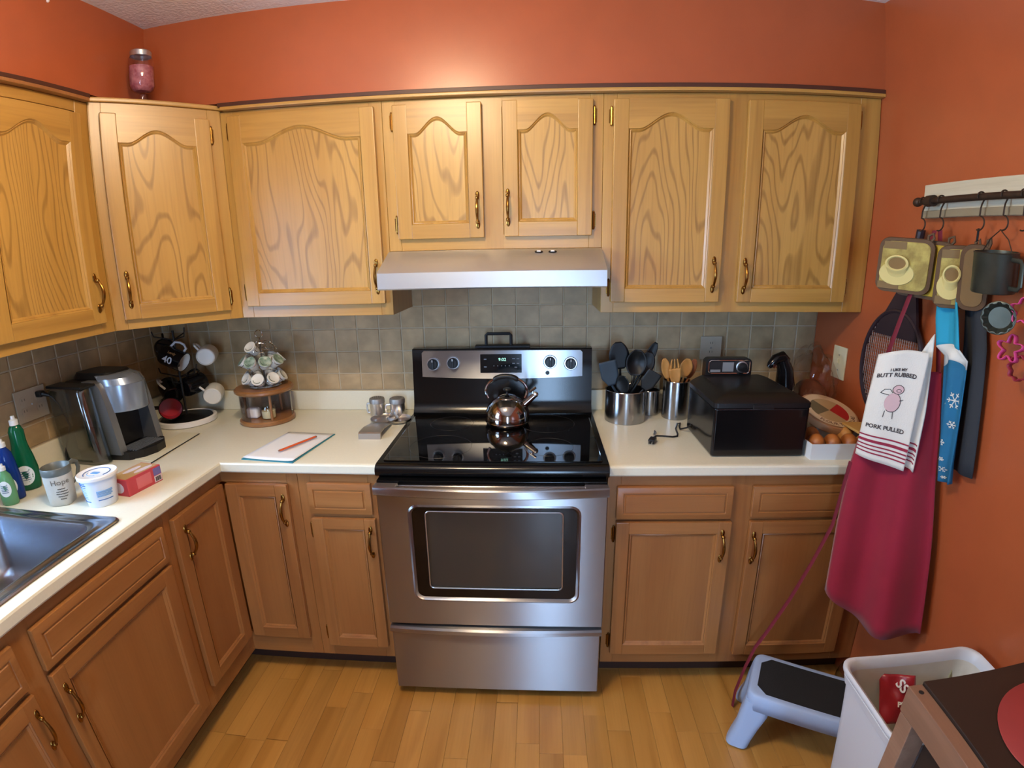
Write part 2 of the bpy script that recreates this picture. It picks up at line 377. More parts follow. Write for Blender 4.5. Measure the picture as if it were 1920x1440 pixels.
# ---- tiles: each one a part of its wall, standing proud of the grout bed
LIPZ = 1.004
MB().box(XL, 0.381+XR-0.381, -0.003, 0, 0.90, 1.62).build('grout_bed', GROUT, WB, smooth=0)
MB().box(XL, XL+0.003, -1.19, 0, 0.95, 1.40).build('grout_bed', GROUT, WL, smooth=0)
tile_me = None
def tile(wall, cx, cz, w, h, left=False):
    global tile_me
    if tile_me is None:
        o = MB().box(-0.0478, 0.0478, -0.0055, 0.0, -0.0478, 0.0478, bev=0.0018, seg=1).build('tile', TILE, wall, org=(0, 0, 0), smooth=0); tile_me = o.data
    else:
        o = bpy.data.objects.new('tile', tile_me); COL.objects.link(o); o.parent = wall
    o.scale = (w/0.0956, 1, h/0.0956)
    j = random.uniform(-0.0007, 0.0007)
    if left: o.location = (XL+j, cx, cz); o.rotation_euler = (0, 0, PI/2)
    else: o.location = (cx, j, cz)
G = 0.0044
rows = [(1.004, 1.080), (1.080, 1.180), (1.180, 1.280), (1.280, 1.374)]
xs = [-0.438+0.1*k for k in range(-12, 19)]
for k in range(len(xs)-1):
    a, b_ = max(xs[k], XL+0.009), min(xs[k+1], XR)
    if b_-a < 0.02: continue
    for z0, z1 in rows + ([(1.374, 1.474), (1.474, 1.574)] if -0.44 < a and b_ < 0.47 else []):
        tile(WB, (a+b_)/2, (z0+z1)/2, b_-a-G, z1-z0-G)
for k in range(12):
    b_ = -0.083-0.1*k+0.1; a = b_-0.1
    b_ = min(b_, -0.009)
    if a < -1.2: break
    for z0, z1 in rows: tile(WL, (a+b_)/2, (z0+z1)/2, b_-a-G, z1-z0-G, True)

# ------------------------------------------------------------------ ceiling lamp (out of frame, lights the room)
t = thing('ceiling_lamp', 'round flush ceiling lamp with frosted glass bowl above the kitchen floor', 'lamp', (LAMP[0], LAMP[1], CEIL))
MB().lathe([(0.0, 0.0), (0.15, 0.0), (0.155, -0.02), (0.12, -0.035), (0.0, -0.035)], 32, cap0=False, cap1=False).build('base', BRASS, t)
BOWL = mat('frosted_lamp_glass', '#fff2d8', 0.4, emit=LAMP_COL, estr=LAMP_STRENGTH)
MB().lathe([(0.150, -0.036), (0.150, -0.075), (0.135, -0.105), (0.10, -0.130), (0.05, -0.143), (0.0, -0.146)], 28, cap0=False, cap1=False).build('shade', BOWL, t)

# ------------------------------------------------------------------ cabinets
def pull(parent, x, y, z, L=0.112):
    """antique bail pull: oval end plates, beads and a bowed grip; y is the door face, grip towards -y"""
    mb = MB()
    for s in (-1, 1):
        mb.ball((x, y-0.001, z+s*L*0.44), (0.0075, 0.004, 0.015), 12, 8)
        mb.ball((x, y-0.009, z+s*L*0.36), (0.0072, 0.009, 0.0072), 12, 8)
    P = []; R = []
    for i in range(13):
        t_ = -1+i/6; P.append((x, y-0.012-0.016*(1-t_*t_), z+t_*L*0.36)); R.append(0.0034+0.0022*(1-abs(t_))**0.8)
    mb.tube(P, R, 10)
    return mb.build('handle', BRASS, parent, org=(x, y, z))
def hinge(parent, x, y, z):
    mb = MB().cyl((x, y-0.004, z-0.027), (x, y-0.004, z+0.027), 0.0048, n=10).box(x-0.008, x+0.008, y-0.0015, y+0.0005, z-0.022, z+0.022)
    for s in (-1, 1): mb.ball((x, y-0.004, z+s*0.028), 0.0045, 8, 6)
    return mb.build('hinge', BRASS, parent, org=(x, y, z))
TH = 0.019
def door(root, x0, x1, z0, z1, y=0.0, arch=0.0, hx=None, hz=None, hs=None, st=0.052, mats=None, sh=0.0, hinges=True):
    """frame and panel door; front face at y-TH. arch: rise of the cathedral top. hx/hz: handle centre. hs: hinge side"""
    V, H, P = mats or (OV, OH, OP)
    yf = y-TH-0.001; yb = y-0.001
    org = ((x0+x1)/2, yb, (z0+z1)/2)
    xi0, xi1, zi0 = x0+st, x1-st, z0+st*0.95
    base = z1-(0.095 if arch else st*0.95)
    # inner top edge, left to right
    if arch:
        w = xi1-xi0; sh_ = 0.13*w; top = []
        for i in range(25):
            u = i/24; xx = xi0+u*w
            if xx < xi0+sh_ or xx > xi1-sh_: zz = base
            else:
                s = (xx-xi0-sh_)/(w-2*sh_); zz = base + arch*(math.sin(PI*s)**0.75 if 0 else 0.5-0.5*math.cos(2*PI*s))**0.8
            top.append((xx, zz))
    else: top = [(xi0, base), (xi1, base)]
    mb = MB()
    bv = 0.004
    mb.box(x0, xi0, yf, yb, z0, z1, 0, bv); mb.box(xi1, x1, yf, yb, z0, z1, 0, bv)
    mb.box(xi0-0.001, xi1+0.001, yf+0.0004, yb, z0, zi0, 1, 0.002)
    rail = [(xi0-0.001, z1-0.0006), (xi0-0.001, top[0][1])] + top + [(xi1+0.001, top[-1][1]), (xi1+0.001, z1-0.0006)]
    mb.prism(rail, 'y', yf+0.0004, yb, 1)
    # bead moulding round the opening
    inner = [(xi0, zi0)] + top + [(xi1, zi0)]
    cx, cz = (xi0+xi1)/2, (zi0+base)/2
    def inset(p, d): return (p[0]+(d if p[0] < cx-1e-5 and p[0] <= xi0+1e-5 else (-d if p[0] >= xi1-1e-5 else 0)), p[1]+(d if p[1] <= zi0+1e-5 else -d))
    n = len(inner)
    for (d0, y0), (d1, y1) in (((0, yf+0.0006), (0.004, yf+0.0045)), ((0.004, yf+0.0045), (0.006, yf+0.0035)), ((0.006, yf+0.0035), (0.013, yf+0.0095))):
        A = [(inset(p, d0)[0], y0, inset(p, d0)[1]) for p in inner]; B = [(inset(p, d1)[0], y1, inset(p, d1)[1]) for p in inner]
        mb.add(A+B, [(i, (i+1) % n, n+(i+1) % n, n+i) for i in range(n)], 0)
    d = mb.build('door', [V, H], root, org=org, smooth=40)
    pin = [inset(p, 0.010) for p in inner]
    MB().prism(pin, 'y', yf+0.0085, yf+0.014).build('panel', P, d, org=((x0+x1)/2, yf+0.01, (z0+z1)/2+sh), smooth=0)
    if hx is not None: pull(d, hx, yf, hz)
    if hs and hinges:
        xx = x0-0.006 if hs < 0 else x1+0.006
        for zz in (z0+0.052, z1-0.052): hinge(d, xx, y, zz)
    return d
def drawer_front(root, x0, x1, z0, z1, y=0.0, mats=None):
    V, H, P = mats or (OVL, OHL, OPL)
    yf = y-TH-0.001
    mb = MB().box(x0, x1, yf+0.003, y-0.001, z0, z1, 0, 0.004)
    m = 0.030
    # raised field with a routed groove round it
    a = [(x0+0.004, z0+0.004), (x1-0.004, z0+0.004), (x1-0.004, z1-0.004), (x0+0.004, z1-0.004)]
    def ins(d): return [(p[0]+(d if i in (0, 3) else -d), p[1]+(d if i in (0, 1) else -d)) for i, p in enumerate(a)]
    loops = []
    for d, yy in ((0.0, yf+0.003), (0.012, yf), (m-0.012, yf), (m-0.010, yf+0.0035), (m-0.006, yf+0.0035), (m-0.004, yf-0.0002)):
        loops.append([(p[0], yy, p[1]) for p in ins(d)])
    mb.loft(loops, 0, cap1=True)
    return mb.build('drawer_front', H, root, org=((x0+x1)/2, y, (z0+z1)/2), smooth=30)
def frame(root, w, z0, z1, depth, stiles, rails, mats, name='face_frame', ct=None):
    """carcass box behind, face frame of stiles and rails in front (front face at local y=0)"""
    V, H = mats
    MB().box(0.001, w-0.001, 0.0195, depth, z0, ct or z1).build('carcass', V, root, smooth=0)
    mb = MB()
    for a, b_ in stiles: mb.box(a, b_, 0, 0.019, z0, z1, 0, 0.001, seg=1)
    for a, b_, c, d in rails: mb.box(a, b_, 0.0002, 0.019, c, d, 1, 0.001, seg=1)
    mb.build(name, [V, H], root, smooth=0)
ZB, ZT = 1.373, SZ-0.0265
YU = -0.303
UP = (OV, OH)
# one wide door left of the hood
t = thing('wall_cabinet', 'oak wall cabinet with a single wide arched door beside the range hood', 'cabinet', (-0.977, YU, 0))
W = 0.977-0.381
frame(t, W, ZB, ZT, 0.300, [(0, 0.045), (W-0.045, W)], [(0.045, W-0.045, ZB, ZB+0.05), (0.045, W-0.045, ZT-0.035, ZT)], UP)
door(t, 0.033, 0.572-0.0, 1.417, 2.094, arch=0.048, hx=0.548, hz=1.515, hs=-1)
# two doors over the range
t = thing('wall_cabinet', 'short oak wall cabinet with two arched doors directly above the range hood', 'cabinet', (-0.380, YU, 0))
Z2 = 1.6035
frame(t, 0.76, Z2, ZT, 0.300, [(0, 0.045), (0.345, 0.415), (0.715, 0.76)], [(0.045, 0.715, Z2, Z2+0.05), (0.045, 0.715, ZT-0.035, ZT)], UP)
door(t, 0.039, 0.347, 1.644, 2.094, arch=0.052, hx=0.326, hz=1.738, hs=-1)
door(t, 0.417, 0.724, 1.646, 2.095, arch=0.052, hx=0.432, hz=1.744, hs=1)
# right-hand pair
t = thing('wall_cabinet', 'oak wall cabinet with two tall arched doors against the orange right wall', 'cabinet', (0.381, YU, 0))
W = XR-0.381-0.002
frame(t, W, ZB, ZT, 0.300, [(0, 0.045), (0.415, 0.495), (W-0.075, W)], [(0.045, W-0.075, ZB, ZB+0.05), (0.045, W-0.075, ZT-0.035, ZT)], UP)
door(t, 0.032, 0.422, 1.411, 2.092, arch=0.050, hx=0.395, hz=1.508, hs=-1)
door(t, 0.486, 0.881, 1.410, 2.088, arch=0.050, hx=0.506, hz=1.503, hs=1)
# diagonal corner cabinet
t = thing('wall_cabinet', 'diagonal oak corner wall cabinet with an arched door and a pink jar on top', 'cabinet', (-1.275, -0.602, 0), PI/4)
W = 0.421
c45 = math.cos(-PI/4); 
def loc45(x, y): dx, dy = x+1.275, y+0.602; return (c45*dx-math.sin(-PI/4)*dy, math.sin(-PI/4)*dx+c45*dy)
poly = [loc45(*p) for p in ((XL+0.004, -0.004), (-0.9785, -0.004), (-0.9785, -0.300), (-0.990, -0.3035), (-1.2745, -0.588), (-1.272, -0.6005), (XL+0.004, -0.6005))]
ZD = 2.118
MB().prism(poly, 'z', ZB, ZD).build('carcass', OV, t, smooth=0)
mb = MB()
for a, b_ in ((0, 0.04), (W-0.045, W)): mb.box(a, b_, 0, 0.012, ZB, ZD, 0, 0.001, seg=1)
for c, d in ((ZB, ZB+0.05), (ZD-0.045, ZD)): mb.box(0.04, W-0.045, 0.0002, 0.012, c, d, 1, 0.001, seg=1)
mb.build('face_frame', [OV, OH], t, smooth=0)
MB().box(-0.008, W+0.008, -0.010, 0.02, ZD, ZD+0.016, bev=0.004).build('top_moulding', OH, t)
door(t, 0.033, 0.379, 1.407, 2.082, arch=0.045, hx=0.058, hz=1.508, hs=1)
# left wall cabinet
t = thing('wall_cabinet', 'oak wall cabinet with an arched door on the wall left of the corner', 'cabinet', (-1.275, -1.115, 0), PI/2)
W = 1.115-0.604
frame(t, W, ZB, ZT, 0.298, [(0, 0.045), (W-0.055, W)], [(0.045, W-0.055, ZB, ZB+0.05), (0.045, W-0.055, ZT-0.035, ZT)], UP)
door(t, 0.062, 0.463, 1.408, 2.070, arch=0.048, hx=0.438, hz=1.507, hs=-1)

# base cabinets
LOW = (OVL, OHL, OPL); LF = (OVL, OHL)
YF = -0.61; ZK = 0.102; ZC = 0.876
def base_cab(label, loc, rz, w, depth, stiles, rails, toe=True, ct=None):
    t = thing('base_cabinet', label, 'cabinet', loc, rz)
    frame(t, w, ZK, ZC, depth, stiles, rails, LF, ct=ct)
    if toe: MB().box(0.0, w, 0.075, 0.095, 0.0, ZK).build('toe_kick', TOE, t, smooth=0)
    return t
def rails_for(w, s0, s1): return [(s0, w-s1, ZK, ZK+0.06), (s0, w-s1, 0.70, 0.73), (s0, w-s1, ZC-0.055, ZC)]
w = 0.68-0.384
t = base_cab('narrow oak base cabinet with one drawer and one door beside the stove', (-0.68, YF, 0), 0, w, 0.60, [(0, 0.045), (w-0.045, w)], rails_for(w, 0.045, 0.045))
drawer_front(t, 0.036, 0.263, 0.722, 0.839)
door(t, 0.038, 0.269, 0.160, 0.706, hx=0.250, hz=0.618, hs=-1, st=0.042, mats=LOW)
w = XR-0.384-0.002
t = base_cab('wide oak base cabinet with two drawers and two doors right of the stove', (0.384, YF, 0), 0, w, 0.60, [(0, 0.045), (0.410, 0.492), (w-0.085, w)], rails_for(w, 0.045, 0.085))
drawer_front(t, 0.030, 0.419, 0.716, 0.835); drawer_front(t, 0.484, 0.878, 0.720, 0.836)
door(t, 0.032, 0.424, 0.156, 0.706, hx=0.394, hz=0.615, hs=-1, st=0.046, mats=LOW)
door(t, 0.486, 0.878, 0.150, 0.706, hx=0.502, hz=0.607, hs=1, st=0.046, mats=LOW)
# lazy-susan corner cabinet: two doors meeting in the inner corner
FX = XL+0.61
t = thing('base_cabinet', 'oak corner base cabinet with two doors meeting in the inside corner', 'cabinet', (FX, YF, 0))
wb = -0.681-FX; wl = 0.305
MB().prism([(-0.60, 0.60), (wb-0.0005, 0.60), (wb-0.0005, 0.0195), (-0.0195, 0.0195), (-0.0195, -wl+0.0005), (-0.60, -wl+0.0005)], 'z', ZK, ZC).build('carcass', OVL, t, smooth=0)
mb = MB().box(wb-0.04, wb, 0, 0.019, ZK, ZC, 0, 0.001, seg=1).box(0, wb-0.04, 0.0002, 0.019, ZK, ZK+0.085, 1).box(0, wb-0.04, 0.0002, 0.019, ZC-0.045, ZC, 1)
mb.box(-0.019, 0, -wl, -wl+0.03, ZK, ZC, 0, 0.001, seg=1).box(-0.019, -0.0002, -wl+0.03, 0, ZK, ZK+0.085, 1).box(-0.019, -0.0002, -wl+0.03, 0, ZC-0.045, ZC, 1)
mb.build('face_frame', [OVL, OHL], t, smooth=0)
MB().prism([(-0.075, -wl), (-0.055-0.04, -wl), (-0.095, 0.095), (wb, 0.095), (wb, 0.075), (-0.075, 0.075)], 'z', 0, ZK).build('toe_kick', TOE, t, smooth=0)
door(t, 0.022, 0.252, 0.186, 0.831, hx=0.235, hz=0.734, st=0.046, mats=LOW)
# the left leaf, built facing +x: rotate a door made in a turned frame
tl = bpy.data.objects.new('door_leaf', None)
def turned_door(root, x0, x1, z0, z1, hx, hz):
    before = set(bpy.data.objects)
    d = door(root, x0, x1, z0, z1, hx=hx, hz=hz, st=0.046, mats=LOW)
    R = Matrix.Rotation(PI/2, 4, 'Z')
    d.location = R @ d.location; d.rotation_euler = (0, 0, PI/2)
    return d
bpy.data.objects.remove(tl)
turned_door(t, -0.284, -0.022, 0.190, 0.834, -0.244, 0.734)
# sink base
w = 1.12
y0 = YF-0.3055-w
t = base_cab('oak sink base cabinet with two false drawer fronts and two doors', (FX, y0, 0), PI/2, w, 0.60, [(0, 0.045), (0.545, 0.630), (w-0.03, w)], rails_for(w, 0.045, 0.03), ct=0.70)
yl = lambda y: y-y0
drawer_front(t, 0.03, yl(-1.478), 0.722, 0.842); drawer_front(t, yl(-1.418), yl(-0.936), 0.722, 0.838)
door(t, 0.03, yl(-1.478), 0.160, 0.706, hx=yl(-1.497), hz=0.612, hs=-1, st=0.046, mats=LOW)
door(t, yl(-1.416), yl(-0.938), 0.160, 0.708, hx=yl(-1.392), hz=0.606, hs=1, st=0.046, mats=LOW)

# ------------------------------------------------------------------ worktops
CZ0, CZ = 0.877, 0.914
def bullnose(path):
    """front edge profile swept along a path (list of (x,y), outward normal on the left of travel), mitred"""
    prof = [(-0.020, CZ), (-0.008, CZ), (-0.003, CZ-0.002), (0.0, CZ-0.007), (0.0, CZ0+0.006), (-0.003, CZ0+0.001), (-0.008, CZ0), (-0.020, CZ0)]
    vs = []; k = len(prof)
    for i, p in enumerate(path):
        def nrm(a, b_): d = Vector((b_[0]-a[0], b_[1]-a[1])).normalized(); return Vector((-d.y, d.x))
        if i == 0: n = nrm(path[0], path[1]); s = 1
        elif i == len(path)-1: n = nrm(path[-2], path[-1]); s = 1
        else:
            n1, n2 = nrm(path[i-1], p), nrm(p, path[i+1]); n = (n1+n2); s = 1; n = n/(n.dot(n1))
        for d, z in prof: vs.append((p[0]+n.x*d, p[1]+n.y*d, z))
    fs = [(i*k+j, (i+1)*k+j, (i+1)*k+j+1, i*k+j+1) for i in range(len(path)-1) for j in range(k-1)]
    return vs, fs
def slab(mb, x0, x1, y0, y1):
    mb.add([(x0, y0, CZ), (x1, y0, CZ), (x1, y1, CZ), (x0, y1, CZ)], [(0, 1, 2, 3)]); mb.add([(x0, y0, CZ0), (x0, y1, CZ0), (x1, y1, CZ0), (x1, y0, CZ0)], [(0, 1, 2, 3)])
CX = XL+0.635
SK = (-1.50, -0.985, -1.84, -1.03)   # sink rim outer x0,x1,y0,y1
hx0, hx1, hy0, hy1 = SK[0]+0.02, SK[1]-0.02, SK[2]+0.02, SK[3]-0.02
t = thing('countertop', 'cream laminate L-shaped countertop running round the corner to the sink', 'countertop', (XL+0.32, -0.32, CZ0)); O = neg(t.location)
mb = MB(O)
slab(mb, XL+0.001, -0.384, -0.615, -0.001)
slab(mb, XL+0.001, CX-0.020, hy1, -0.615); slab(mb, XL+0.001, hx0, hy0, hy1); slab(mb, hx1, CX-0.020, hy0, hy1); slab(mb, XL+0.001, CX-0.020, -2.03, hy0)
mb.add([(hx0, hy0, CZ0), (hx1, hy0, CZ0), (hx1, hy1, CZ0), (hx0, hy1, CZ0), (hx0, hy0, CZ), (hx1, hy0, CZ), (hx1, hy1, CZ), (hx0, hy1, CZ)], [(0, 1, 5, 4), (1, 2, 6, 5), (2, 3, 7, 6), (3, 0, 4, 7)])
vs, fs = bullnose([(-0.384, -0.635), (CX, -0.635), (CX, -2.03)]); mb.add(vs, fs)
mb.box(-0.3842, -0.384, -0.627, -0.001, CZ0+0.002, CZ-0.002)
mb.build('worktop', LAM, t, smooth=25, fixn=False)
struct(MB().box(XL+0.021, -0.384, -0.021, -0.0085, CZ+0.0003, LIPZ, bev=0.003), 'trim_5', LAM)
struct(MB().box(XL+0.0085, XL+0.021, -2.03, -0.0085, CZ+0.0003, LIPZ, bev=0.003), 'trim_6', LAM)
t = thing('countertop', 'cream laminate countertop right of the stove under the deep fryer', 'countertop', (0.86, -0.32, CZ0)); O = neg(t.location)
mb = MB(O); slab(mb, 0.384, XR-0.001, -0.615, -0.001)
vs, fs = bullnose([(XR-0.001, -0.635), (0.384, -0.635)]); mb.add(vs, fs)
mb.box(0.384, 0.3842, -0.627, -0.001, CZ0+0.002, CZ-0.002)
mb.build('worktop', LAM, t, smooth=25, fixn=False)
struct(MB().box(0.384, XR-0.001, -0.021, -0.0085, CZ+0.0003, LIPZ, bev=0.003), 'trim_7', LAM)
# sink
t = thing('sink', 'brushed steel drop-in kitchen sink set into the cream countertop', 'sink', (-1.24, -1.435, CZ)); O = neg(t.location)
def lp(d, r, z): return [(p[0], p[1], z) for p in rrect(SK[0]+d, SK[1]-d, SK[2]+d, SK[3]-d, r, 6)]
MB(O).loft([lp(0.0, 0.03, CZ+0.0005), lp(0.002, 0.03, CZ+0.005), lp(0.008, 0.03, CZ+0.007), lp(0.014, 0.028, CZ+0.003), lp(0.030, 0.03, CZ+0.003), lp(0.034, 0.035, CZ+0.006), lp(0.044, 0.045, CZ+0.006), lp(0.05, 0.05, CZ+0.002)]).build('rim', SINKM, t, smooth=60, fixn=False)
MB(O).loft([lp(0.05, 0.05, CZ+0.002), lp(0.056, 0.05, CZ-0.02), lp(0.066, 0.055, CZ-0.15), lp(0.085, 0.06, CZ-0.175), lp(0.12, 0.06, CZ-0.182)], cap1=True).build('basin', SINKM, t, smooth=60, fixn=False)
MB(O).lathe([(0.0, 0.0), (0.03, 0.0), (0.035, 0.003), (0.042, 0.003), (0.045, 0.0)], 24, (-1.24, -1.435, CZ-0.182), cap0=False, cap1=False).build('drain', CHROME, t)
# ------------------------------------------------------------------ stove
t = thing('stove', 'stainless steel electric range with black glass cooktop between the base cabinets', 'stove', (0, -0.35, 0)); O = neg(t.location)
RG = t
MB(O).box(-0.377, 0.377, -0.640, -0.035, 0.05, 0.895).build('body', BLACKE, t, smooth=0)
MB(O).box(-0.36, 0.36, -0.60, -0.06, 0.0, 0.05).build('plinth', MATTEB, t, smooth=0)
mb = MB(O); H = 0.381
# cooktop frame: rounded front lip
prof = [(-0.045, 0.885), (-0.045, 0.926), (-0.640, 0.926), (-0.655, 0.924), (-0.665, 0.916), (-0.668, 0.905), (-0.666, 0.892), (-0.658, 0.885)]
mb.prism(prof, 'x', -H, H)
ct = mb.build('cooktop', BLACKE, t, smooth=40)
lo_ = lambda x0, x1, y0, y1, r, z: [(p[0], p[1], z) for p in rrect(x0, x1, y0, y1, r, 4)]
MB(O).loft([lo_(-0.362, 0.362, -0.632, -0.115, 0.012, 0.9262), lo_(-0.362, 0.362, -0.632, -0.115, 0.012, 0.9295), lo_(-0.359, 0.359, -0.629, -0.118, 0.012, 0.9302)], cap1=True).build('glass_surface', BLACKG, ct, smooth=0)
BRM = mat('burner_ring_grey', '#1b1b1d', 0.3)
for (x, y, r) in ((-0.19, -0.50, 0.11), (0.19, -0.50, 0.085), (-0.19, -0.25, 0.085), (0.19, -0.25, 0.105)):
    MB(O).tube([(x+r*math.cos(2*PI*i/40), y+r*math.sin(2*PI*i/40), 0.9302) for i in range(40)], 0.0006, 4, closed=True).build('burner_ring', BRM, ct)
# backguard
prof = [(-0.035, 0.920), (-0.118, 0.920), (-0.121, 0.934), (-0.112, 0.944), (-0.100, 0.965), (-0.094, 1.000), (-0.088, 1.070), (-0.078, 1.195), (-0.074, 1.200), (-0.040, 1.200), (-0.035, 1.195)]
MB(O).prism(prof, 'x', -0.377, 0.377).build('backguard', BLACKE, t, smooth=40)
by = lambda z: -0.088 + (z-1.070)*0.08
top = 1.192; xs_ = [-0.335+0.0335*2*i/2 for i in range(21)]
out = rrect(-0.335, 0.337, 1.084, top, 0.008, 3)
bot = lambda x: 1.084 - 0.010*(1-(x/0.336)**2)
pts = [(-0.327, top), (-0.335, top-0.008)] + [(-0.335+0.672*i/24, bot(-0.335+0.672*i/24)) for i in range(25)] + [(0.337, top-0.008), (0.329, top)]
mb = MB(O); n = len(pts)
mb.add([(p[0], by(p[1])-0.0005, p[1]) for p in pts]+[(p[0], by(p[1])-0.005, p[1]) for p in pts], [list(range(n))[::-1], list(range(n, 2*n))]+[(i, (i+1) % n, n+(i+1) % n, n+i) for i in range(n)])
PANELM = mat('control_panel_steel', '#b9bcc2', 0.34, 1.0, aniso=1.0, tang='X')
cp = mb.build('control_panel', PANELM, t, smooth=20)
def pl(x, z, d): return (x, by(z)-d, z)
nrm = Vector((0, -1, 0.08)).normalized()
for x, z in ((-0.286, 1.138), (-0.201, 1.142), (0.203, 1.144), (0.288, 1.137)):
    T = frameT(pl(x, z, 0.005), (1, 0, 0), (0, 0.08, 1))
    kb = MB(O).lathe([(0.0285, 0.0), (0.0285, 0.003), (0.026, 0.005), (0.0225, 0.005)], 28, T=T, cap0=True, cap1=True, mi=1).lathe([(0.0225, 0.004), (0.0215, 0.022), (0.019, 0.025), (0.0, 0.025)], 28, T=T, cap0=False, cap1=False, mi=0)
    kb.box(-0.0055, 0.0055, -0.019, 0.019, 0.024, 0.030, 0, 0.002, T=T)
    kb.box(-0.0016, 0.0016, 0.010, 0.0195, 0.030, 0.0306, 2, T=T)
    kb.build('knob', [BLACKP, STEEL2, WHITEP], cp, org=tuple(Vector(pl(x, z, 0.005))+Vector(O)))
    # printed scale marks
T = frameT(pl(0.0, 1.138, 0.005), (1, 0, 0), (0, 0.08, 1))
DISP = mat('display_black', '#0b0d10', 0.12)
GREEN = mat('display_digits', '#9fd8c0', 0.5, emit='#a8e8cc', estr=1.6)
GREY = mat('display_print_grey', '#7c8084', 0.5)
ds = MB(O).box(-0.087, 0.085, -0.039, 0.039, 0.0, 0.0025, 0, 0.001, T=T).build('display', DISP, cp, smooth=20)
mb = MB(O).mesh(text_mesh('9:02', 0.019), 0, T @ Matrix.Translation((0.005, 0.016, 0.0028)))
mb.build('digits', GREEN, ds, smooth=0)
for i in range(5): MB(O).lathe([(0.0022, 0), (0.0022, 0.0006)], 8, (-0.030+0.016*i, -0.010, 0.0025), T=T).build('button', GREY, ds, smooth=0)
for x, z in ((-0.066, 0.018), (-0.066, -0.014), (0.052, 0.020), (0.070, 0.020), (0.052, 0.0), (0.070, 0.0), (0.061, -0.016)): MB(O).box(x-0.0055, x+0.0055, z-0.002, z+0.002, 0.0025, 0.003, T=T).build('button', GREY, ds, smooth=0)
T = frameT(pl(0.192, 1.098, 0.005), (1, 0, 0), (0, 0.08, 1))
MB(O).lathe([(0.0085, 0), (0.0085, 0.003), (0.007, 0.005), (0, 0.005)], 18, T=T, cap1=False).build('indicator_light', BLACKP, cp)
# oven door with window
yd = -0.690
def win(x0, x1, z0, z1, r, y): return [(p[0], y, p[1]) for p in rrect(x0, x1, z0, z1, r, 6)]
oz0, oz1 = 0.328, 0.868
mb = MB(O)
outer = rrect(-0.375, 0.375, oz0, oz1, 0.004, 6)
L0 = [(p[0], yd, p[1]) for p in outer]
mb.loft([[(p[0], -0.645, p[1]) for p in outer], [(p[0], yd+0.003, p[1]) for p in outer], [(p[0]*0.992, yd, 0.598+(p[1]-0.598)*0.992) for p in outer], win(-0.276, 0.292, 0.428, 0.800, 0.034, yd), win(-0.270, 0.286, 0.434, 0.794, 0.030, yd-0.003), win(-0.264, 0.280, 0.440, 0.788, 0.026, yd+0.004), win(-0.262, 0.278, 0.442, 0.786, 0.024, yd+0.012)], cap0=True)
od = mb.build('oven_door', STEEL, t, smooth=14)
mb = MB(O).loft([win(-0.266, 0.282, 0.438, 0.790, 0.026, yd+0.006), win(-0.222, 0.237, 0.474, 0.776, 0.016, yd+0.006), win(-0.218, 0.233, 0.478, 0.772, 0.014, yd+0.012)])
mb.build('window_border', mat('oven_window_black', '#060607', 0.08), od, smooth=20)
MB(O).tube(win(-0.219, 0.234, 0.477, 0.773, 0.014, yd+0.0065), 0.0022, 6, closed=True).build('window_trim', STEEL2, od)
OG = mat('oven_window_glass', '#2c2c29', 0.07, 0.0, spec=0.9)
MB(O).add(win(-0.222, 0.237, 0.474, 0.776, 0.016, yd+0.011), [list(range(28))]).build('window_glass', OG, od, smooth=0)
MB(O).box(-0.372, 0.372, yd+0.004, -0.641, oz1+0.002, 0.883, bev=0.002).build('vent_strip', BLACKE, t)
# bowed full-width handle
def bar(mb, hw, z0, z1, yb_, bow, th, n=24, bev=0.004):
    loops = []
    for i in range(n+1):
        u = -1+2*i/n; x = u*hw; yy = yb_ - bow*(1-u*u)
        c = [(yy, z0+bev), (yy, z1-bev), (yy+bev, z1), (yy+th-bev, z1), (yy+th, z1-bev), (yy+th, z0+bev), (yy+th-bev, z0), (yy+bev, z0)]
        loops.append([(x, a, b) for a, b in c])
    mb.loft(loops, cap0=True, cap1=True)
mb = MB(O); bar(mb, 0.375, 0.846, 0.878, -0.722, 0.022, 0.014)
for s in (-1, 1): mb.box(min(s*0.375, s*0.300), max(s*0.375, s*0.300), -0.722, yd+0.002, 0.848, 0.877, bev=0.003)
mb.build('handle', STEEL, od, smooth=40)
# storage drawer
mb = MB(O).box(-0.370, 0.370, -0.688, -0.642, 0.036, 0.292, bev=0.004)
dr = mb.build('drawer', STEEL, t, smooth=30)
mb = MB(O); bar(mb, 0.374, 0.290, 0.316, -0.695, 0.010, 0.05, bev=0.006); mb.build('drawer_handle', STEEL, dr, smooth=40)

# ------------------------------------------------------------------ range hood
t = thing('range_hood', 'stainless steel under-cabinet range hood above the stove', 'range hood', (0, -0.25, 1.478)); O = neg(t.location)
hw = 0.3785
prof = [(-0.010, 1.6025), (-0.318, 1.6025), (-0.334, 1.598), (-0.478, 1.536), (-0.484, 1.531), (-0.488, 1.480), (-0.484, 1.476), (-0.470, 1.480), (-0.470, 1.500), (-0.010, 1.500)]
MB(O).prism(prof, 'x', -hw, hw).build('shell', HOODM, t, smooth=25)
for a in (-hw, hw-0.004): MB(O).box(a, a+0.004, -0.47, -0.01, 1.478, 1.502).build('side_lip', HOODM, t, smooth=0)
for i in range(14): MB(O).box(-0.30+i*0.0215, -0.285+i*0.0215, -0.42, -0.12, 1.4935, 1.4995).build('filter_slat', STEEL2, t, smooth=0)
d = Vector((0, -0.144, -0.062)).normalized(); 
